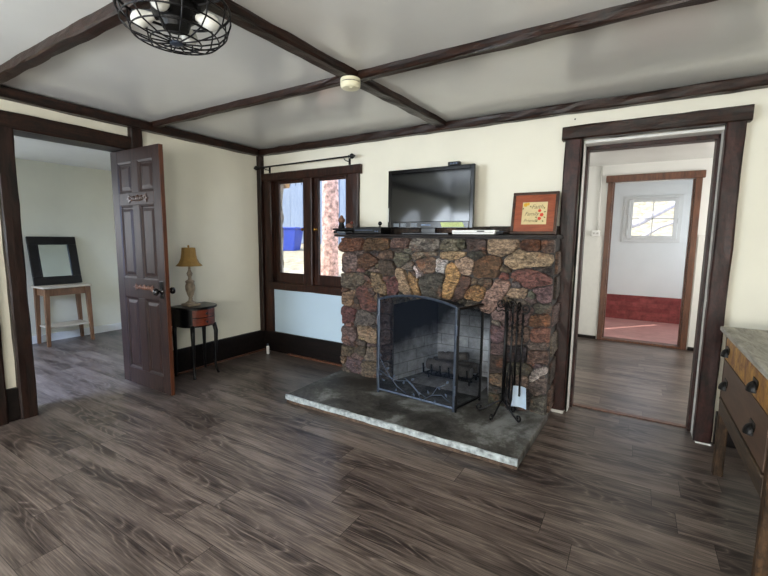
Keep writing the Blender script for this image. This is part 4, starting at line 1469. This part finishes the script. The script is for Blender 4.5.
for k in range(4):
    a = 0.35 + k * PI / 2
    G().tube([(FX + 0.11 * math.cos(a), FY + 0.11 * math.sin(a), 2.350), (FX + RT * math.cos(a), FY + RT * math.sin(a), ZT_)], 0.006, 6).build('cage_arm', M['iron'], fan)
for k in range(4):
    a = 0.62 + k * PI / 2
    d = Vector((math.cos(a), math.sin(a), -0.28)).normalized()
    p = Vector((FX, FY, 2.325)) + Vector((math.cos(a), math.sin(a), 0)) * 0.055
    sk = G().lathe([(0.018, 0), (0.019, 0.01), (0.019, 0.03), (0.016, 0.032)], p, 16, d).build('socket', M['matt_black'], fan, smooth=False)
    G().lathe([(0.013, 0.028), (0.015, 0.04), (0.026, 0.062), (0.034, 0.084), (0.032, 0.104), (0.021, 0.120), (0.008, 0.127), (0, 0.128)], p, 18, d).build('bulb', M['bulb'], sk, smooth=True)

# ------------------------------------------------------------------ side table and lamp by the left wall
tb = thing('side_table', 'small black half-round side table with two reddish drawers by the left wall', 'table', (-3.78, 2.54, 0))


def dtop(inset, n=20):
    pts = [(-3.915, 2.30 + inset), (-3.915, 2.71 - inset)]
    for k in range(n + 1):
        a = PI / 2 - PI * k / n
        pts.append((-3.76 + (0.175 - inset) * math.cos(a), 2.505 + (0.205 - inset) * math.sin(a)))
    return pts


G().prism(dtop(0), 0.692, 0.715, 'xy').build('tabletop', M['black_paint'], tb, bevel=0.005)
G().prism(dtop(0.025), 0.515, 0.692, 'xy').build('apron', M['black_paint'], tb)
for z in (0.53, 0.612):
    g = G()
    n = 8
    vv, fs = [], []
    for k in range(n + 1):
        a = -0.72 + 1.44 * k / n
        for r, h in ((0, 0), (0, 0.072)):
            vv.append((-3.76 + 0.155 * math.cos(a), 2.505 + 0.186 * math.sin(a), z + h))
    for k in range(n + 1):
        a = -0.72 + 1.44 * k / n
        for h in (0, 0.072):
            vv.append((-3.76 + 0.140 * math.cos(a), 2.505 + 0.17 * math.sin(a), z + h))
    m = 2 * (n + 1)
    for k in range(n):
        i = 2 * k
        fs += [(i, i + 2, i + 3, i + 1), (i, i + m, i + m + 2, i + 2), (i + 1, i + 3, i + m + 3, i + m + 1)]
    fs += [(0, 1, m + 1, m), (m - 2, m - 2 + m, m - 1 + m, m - 1)]
    g._add(vv, fs)
    dr = g.build('drawer', M['red_wood'], tb)
    G().lathe([(0.006, 0), (0.006, 0.01), (0.012, 0.015), (0.012, 0.02), (0, 0.024)], (-3.606, 2.505, z + 0.036), 12, (1, 0, 0)).build('knob', M['black_paint'], dr, smooth=True)
for (x, y, dx, dy) in ((-3.655, 2.385, 0.03, -0.02), (-3.655, 2.625, 0.03, 0.02), (-3.885, 2.345, -0.01, -0.01), (-3.885, 2.665, -0.01, 0.01)):
    path = [(x, y, 0.53), (x + dx * 0.5, y + dy * 0.5, 0.45), (x + dx * 0.4, y + dy * 0.4, 0.30), (x, y, 0.14), (x + dx * 0.3, y + dy * 0.3, 0.04), (x + dx * 0.9, y + dy * 0.9, 0.0)]
    G().tube(path, [0.022, 0.021, 0.017, 0.013, 0.012, 0.014], 8).build('leg', M['black_paint'], tb, smooth=True)

lp = thing('table_lamp', 'turned grey table lamp with a gold bell shade on the side table', 'lamp', (-3.785, 2.50, 0.715))
L0 = (-3.785, 2.465, 0.715)
G().box(-3.85, -3.72, 2.40, 2.53, 0.716, 0.738).build('plinth', M['lamp_base'], lp, bevel=0.005)
G().lathe([(0.05, 0.023), (0.05, 0.032), (0.03, 0.045), (0.018, 0.06), (0.022, 0.07), (0.016, 0.08), (0.03, 0.11), (0.044, 0.16), (0.046, 0.20), (0.036, 0.23), (0.044, 0.24), (0.040, 0.25), (0.018, 0.265), (0.016, 0.29), (0.024, 0.305), (0.028, 0.325), (0.018, 0.345), (0.012, 0.36), (0.010, 0.40)], L0, 20).build('turned_stem', M['lamp_base'], lp, smooth=True)
G().tube([(L0[0], L0[1], 1.11), (L0[0], L0[1], 1.31)], 0.006, 8).lathe([(0.006, 0), (0.012, 0.008), (0.006, 0.02), (0, 0.022)], (L0[0], L0[1], 1.30), 12).build('harp', M['brass'], lp)
g = G()
prof = [(0.062, 1.296), (0.064, 1.285), (0.068, 1.24), (0.076, 1.19), (0.096, 1.145), (0.126, 1.115)]
vv, fs = [], []
ns = 8
for (r, z) in prof:
    for k in range(ns):
        a = 2 * PI * (k + 0.5) / ns
        vv.append((L0[0] + r * math.cos(a), L0[1] + r * math.sin(a), z))
m = len(vv)
for (r, z) in prof:
    for k in range(ns):
        a = 2 * PI * (k + 0.5) / ns
        vv.append((L0[0] + (r - 0.003) * math.cos(a), L0[1] + (r - 0.003) * math.sin(a), z))
for i in range(len(prof) - 1):
    for k in range(ns):
        k2 = (k + 1) % ns
        q = (i * ns + k, i * ns + k2, (i + 1) * ns + k2, (i + 1) * ns + k)
        fs.append(q)
        fs.append(tuple(t + m for t in reversed(q)))
g._add(vv, fs)
G.build(g, 'lamp_shade', M['shade'], lp)

# ------------------------------------------------------------------ left room: console table and leaning mirror
ct = thing('console_table', 'honey wood console table with pale top and shelf in the left room', 'table', (-6.40, 2.35, 0))
G().box(-6.57, -6.20, 2.08, 2.62, 0.735, 0.76).build('tabletop', M['pale_top'], ct, bevel=0.005)
G().box(-6.54, -6.235, 2.12, 2.585, 0.64, 0.735).build('apron', M['oak'], ct)
G().box(-6.53, -6.23, 2.12, 2.58, 0.225, 0.245).build('shelf', M['pale_top'], ct, bevel=0.004)
for x in (-6.535, -6.235):
    for y in (2.125, 2.575):
        sy = -0.02 if y < 2.3 else 0.02
        g = G()
        w0, w1 = 0.026, 0.017
        vv = [(x + a * w1, y + sy + b * w1, 0.0) for a, b in ((-1, -1), (1, -1), (1, 1), (-1, 1))] + [(x + a * w0, y + b * w0, 0.73) for a, b in ((-1, -1), (1, -1), (1, 1), (-1, 1))]
        g._add(vv, [(0, 3, 2, 1), (4, 5, 6, 7), (0, 1, 5, 4), (1, 2, 6, 5), (2, 3, 7, 6), (3, 0, 4, 7)])
        g.build('leg', M['oak'], ct)
mr = thing('framed_mirror', 'square mirror in a wide black frame leaning on the console table', 'mirror', (-6.43, 2.335, 0.766))
MW, MH, MF = 0.53, 0.63, 0.105
# local frame: x right along +y world, z up, faces +x
g = G()
for (a, b, c, d) in ((0, MW, 0, MF), (0, MW, MH - MF, MH), (0, MF, MF, MH - MF), (MW - MF, MW, MF, MH - MF)):
    g.box(-0.02, 0.012, a - MW / 2, b - MW / 2, c, d)
g.build('frame', M['frame_dark'], mr, local=True, bevel=0.006)
g = G()
for (a, b, c, d) in ((MF - .015, MW - MF + .015, MF - .015, MF), (MF - .015, MW - MF + .015, MH - MF, MH - MF + .015), (MF - .015, MF, MF, MH - MF), (MW - MF, MW - MF + .015, MF, MH - MF)):
    g.box(0.008, 0.018, a - MW / 2, b - MW / 2, c, d)
g.build('inner_moulding', M['black_paint'], mr, local=True, bevel=0.003)
G().box(-0.012, 0.002, MF - MW / 2 - 0.01, MW / 2 - MF + 0.01, MF - 0.01, MH - MF + 0.01).build('mirror_glass', M['mirror'], mr, local=True)
mr.rotation_euler = (0, -math.radians(11.5), 0)

# ------------------------------------------------------------------ hall: outlet box with conduit
ob_ = thing('outlet_box', 'white wall outlet box with a conduit rising to the hall ceiling', 'outlet', (-0.515, 6.566, 1.52))
G().box(-0.56, -0.455, 6.525, 6.566, 1.475, 1.56).build('box', M['white_plastic'], ob_, bevel=0.006)
for x in (-0.53, -0.485):
    G().lathe([(0.016, 0), (0.014, 0.004), (0, 0.004)], (x, 6.525, 1.518), 14, (0, -1, 0)).build('socket', M['matt_black' if False else 'trim_w'], ob_)
    G().box(x - 0.006, x - 0.003, 6.519, 6.523, 1.512, 1.526).box(x + 0.003, x + 0.006, 6.519, 6.523, 1.512, 1.526).build('slot', M['matt_black'], ob_)
G().tube([(-0.49, 6.562, 1.56), (-0.488, 6.562, 2.44)], 0.012, 8).build('conduit', M['trim_w'], ob_, smooth=True)

# ------------------------------------------------------------------ corner: white stub
pc = thing('spray_can', 'slim white can standing on the floor in the corner under the window', 'can', (-3.74, 3.42, 0))
G().lathe([(0.017, 0), (0.018, 0.004), (0.018, 0.085), (0.012, 0.098)], (-3.74, 3.42, 0), 16).build('body', M['white_plastic'], pc)
G().lathe([(0.012, 0.098), (0.012, 0.122), (0.008, 0.126), (0, 0.126)], (-3.74, 3.42, 0), 14).build('cap', M['pewter'], pc)
nl = G().lathe([(0.006, 0), (0.006, 0.003), (0.002, 0.004), (0.002, 0.012)], (-0.475, 3.57, 2.335), 10, (0, -1, 0)).build('nail', M['iron'], loc=(-0.475, 3.57, 2.335))
tag(nl, 'single dark nail in the cream wall above the right doorway header', 'nail')

# ------------------------------------------------------------------ dresser at the right
ds = thing('dresser', 'worn wooden two-drawer dresser with weathered grey top by the right wall', 'dresser', (0.74, 2.57, 0))
DX, DY0, DY1 = 0.485, 2.03, 3.10
g = G()
g.box(DX - 0.022, 0.985, DY0 - 0.03, DY1 + 0.03, 0.878, 0.905)
g.build('top_board', M['dresser_top'], ds, bevel=0.006)
g = G()
g.box(DX + 0.016, 0.97, DY0 + 0.05, DY1 - 0.04, 0.49, 0.86)
g.box(DX + 0.02, 0.97, DY1 - 0.035, DY1 - 0.015, 0.49, 0.878)
g.box(DX + 0.02, 0.97, DY0 + 0.015, DY0 + 0.035, 0.49, 0.878)
g.build('carcass', M['dresser'], ds)
G().box(DX + 0.004, DX + 0.03, DY0 + 0.05, DY1 - 0.05, 0.855, 0.878).build('front_rail', M['dresser'], ds, bevel=0.003)
G().box(DX + 0.002, DX + 0.028, DY0 + 0.05, DY1 - 0.05, 0.395, 0.492).build('front_rail', M['dresser'], ds, bevel=0.005)
G().box(DX - 0.004, DX + 0.02, DY0 + 0.05, DY1 - 0.05, 0.478, 0.492).build('front_moulding', M['dresser'], ds, bevel=0.004)
for x in (DX + 0.03, 0.94):
    for y in (DY0 + 0.03, DY1 - 0.028):
        G().beam((x, y, 0.0), (x, y, 0.878), 0.048, 0.048, 0.002, upv=(1, 0, 0)).build('leg', M['dresser_leg'], ds)
for (za, zb, mt, nm) in ((0.728, 0.853, 'drawer_yellow', 'peeling yellow drawer front'), (0.497, 0.722, 'drawer_brown', 'plain brown drawer front')):
    d = G().box(DX + 0.002, DX + 0.024, DY0 + 0.062, DY1 - 0.06, za, zb).build('drawer', M[mt], ds, bevel=0.004)
    d['label'] = nm
    for yy in ((2.33, 2.97) if za > 0.6 else (2.30, 2.93)):
        zc = (za + zb) / 2 - 0.012
        g = G()
        # bin pull: quarter dome hood on a back plate
        g.prism([(yy - 0.045, zc + 0.02), (yy - 0.038, zc + 0.034), (yy + 0.038, zc + 0.034), (yy + 0.045, zc + 0.02), (yy + 0.032, zc - 0.006), (yy - 0.032, zc - 0.006)], DX - 0.002, DX + 0.003, 'yz')
        vv, fs = [], []
        nu, nv = 10, 6
        for i in range(nu + 1):
            for j in range(nv + 1):
                a, b = PI * i / nu, 0.5 * PI * j / nv
                vv.append((DX - 0.002 - 0.03 * math.sin(a) * math.sin(b + 0.0), yy + 0.036 * math.cos(a), zc - 0.022 + 0.045 * math.sin(a) * math.cos(b) + 0.0))
        for i in range(nu):
            for j in range(nv):
                fs.append((i * (nv + 1) + j, (i + 1) * (nv + 1) + j, (i + 1) * (nv + 1) + j + 1, i * (nv + 1) + j + 1))
        g._add(vv, fs)
        g.build('bin_pull', M['pull'], d)

# ------------------------------------------------------------------ outdoors behind the left window
g = G()
vv, fs = [], []
nx, ny = 24, 18
for i in range(nx + 1):
    for j in range(ny + 1):
        x, y = -28 + 26.6 * i / nx, 4.0 + 16 * j / ny
        z = 0.62 + 0.085 * (y - 4.0) - 0.0018 * (y - 4) ** 2 + 0.06 * noise.noise(Vector((x * .6, y * .6, 0)))
        vv.append((x, y, z))
for i in range(nx):
    for j in range(ny):
        fs.append((i * (ny + 1) + j, (i + 1) * (ny + 1) + j, (i + 1) * (ny + 1) + j + 1, i * (ny + 1) + j + 1))
g._add(vv, fs)
S(g, 'ground', M['ground'], smooth=True)


def gz(x, y):
    return 0.62 + 0.085 * (y - 4.0) - 0.0018 * (y - 4) ** 2 + 0.06 * noise.noise(Vector((x * .6, y * .6, 0)))


def trunk(a, b, r0, r1, label, mat, boughs, flare=1.5):
    a, b = Vector(a), Vector(b)
    t = thing('tree', label, 'tree', a)
    n = 26
    g = G()
    pts, rs = [], []
    for i in range(n + 1):
        u = i / n
        pts.append(a + (b - a) * u + Vector((noise.noise(Vector((u * 4, a.x, 1))), noise.noise(Vector((u * 4, a.x, 7))), 0)) * 0.06)
        rs.append((r0 + (r1 - r0) * u) * (1 + (flare - 1) * math.exp(-u * 9)))
    seg = 20
    o0 = len(g.v)
    g.tube(pts, rs, seg)
    # furrow the bark
    for i in range(n + 1):
        for k in range(seg):
            idx = i * seg + k
            p = Vector(g.v[idx])
            d = p - pts[i]
            f = 1 + 0.12 * noise.noise(Vector((k * 1.3, i * 0.35, a.x))) + 0.07 * noise.noise(Vector((k * 3.1, i * 1.4, a.y)))
            g.v[idx] = tuple(pts[i] + d * f)
    g.build('trunk', M[mat], t)
    for bo in boughs:
        G().tube([Vector(p) for p in bo[0]], bo[1], 8).build('bough', M[mat], t, smooth=True)


trunk((-4.62, 5.6, gz(-4.62, 5.6) - 0.05), (-4.36, 5.6, 5.2), 0.115, 0.18, 'thick tree with flaky reddish bark outside the right window sash', 'bark',
      [([(-4.45, 5.6, 4.2), (-4.9, 5.8, 4.9), (-5.3, 6.0, 5.6)], [0.09, 0.06, 0.03])])
bn = thing('rubbish_bin', 'bright blue plastic bin standing outside beyond the left window sash', 'bin', (-9.2, 9.4, gz(-9.2, 9.4)))
zb = gz(-9.2, 9.4) - 0.01
g = G()
vv = []
for (s, z) in ((0.24, zb), (0.32, zb + 0.66)):
    vv += [(-9.2 - s, 9.4 - s, z), (-9.2 + s, 9.4 - s, z), (-9.2 + s, 9.4 + s, z), (-9.2 - s, 9.4 + s, z)]
g._add(vv, [(0, 3, 2, 1), (4, 5, 6, 7), (0, 1, 5, 4), (1, 2, 6, 5), (2, 3, 7, 6), (3, 0, 4, 7)])
g.build('body', M['bin_blue'], bn, bevel=0.02)
G().box(-9.55, -8.85, 9.05, 9.76, zb + 0.66, zb + 0.72).build('lid', M['bin_blue'], bn, bevel=0.02)
bn.rotation_euler = (0, 0, 0.35)
sh = thing('shed', 'pale blue board shed standing outside behind the blue bin', 'shed', (-10.5, 13.2, 1.1))
g = G()
g.box(-19, -4.8, 12.0, 14.5, 0.9, 4.6)
g.build('board_wall', M['siding'], sh)
for k in range(48):
    x = -18.9 + k * 0.3
    if x < -4.9 and k % 1 == 0:
        pass
g = G()
for k in range(47):
    x = -18.9 + k * 0.3
    g.box(x - 0.02, x + 0.02, 11.975, 12.0, 0.95, 4.55)
g.build('batten', M['siding'], sh)
for x in (-15.5, -11.6, -7.6):
    f = G().box(x - 0.75, x + 0.75, 11.95, 11.98, 1.2, 3.4).build('door_leaf', M['siding'], sh, bevel=0.01)
    G().box(x - 0.6, x - 0.05, 11.94, 11.955, 1.4, 3.2).box(x + 0.05, x + 0.6, 11.94, 11.955, 1.4, 3.2).build('door_board', M['siding'], f, bevel=0.008)
G().prism([(11.5, 4.5), (15.0, 4.5), (13.25, 5.6)], -19.3, -4.5, 'yz').build('roof', M['frame_dark'], sh)
rf = G().beam((-3.99, 3.90, 2.06), (-3.74, 3.80, 2.05), 0.05, 0.06, 0.004).build('rafter_end', M['rafter'], loc=(-4.0, 3.9, 2.14))
tag(rf, 'honey coloured rafter end under the eaves at the top of the left sash', 'rafter')
# behind the small far window
g = G()
vv, fs = [], []
for i in range(13):
    for j in range(9):
        x, y = -7 + 14 * i / 12, 9.2 + 14 * j / 8
        vv.append((x, y, 0.2 + 0.32 * (y - 9.2) * (0.4 + 0.06 * (y - 9.2)) + 0.15 * noise.noise(Vector((x * .5, y * .5, 3)))))
for i in range(12):
    for j in range(8):
        fs.append((i * 9 + j, (i + 1) * 9 + j, (i + 1) * 9 + j + 1, i * 9 + j + 1))
g._add(vv, fs)
S(g, 'ground_far', M['ground'], smooth=True)
tr = thing('fallen_tree', 'pale leaning branch outside the small window of the far room', 'tree', (1.3, 11.2, 1.2))
G().tube([(-1.2, 11.2, 1.45), (0.0, 11.2, 1.85), (0.8, 11.3, 2.35), (1.8, 11.4, 2.6)], [0.10, 0.09, 0.07, 0.05], 10).build('trunk', M['bark_pale'], tr, smooth=True)
G().tube([(-0.3, 11.2, 1.2), (0.4, 11.2, 1.75), (0.9, 11.2, 1.95)], [0.05, 0.045, 0.03], 8).build('bough', M['bark_pale'], tr, smooth=True)
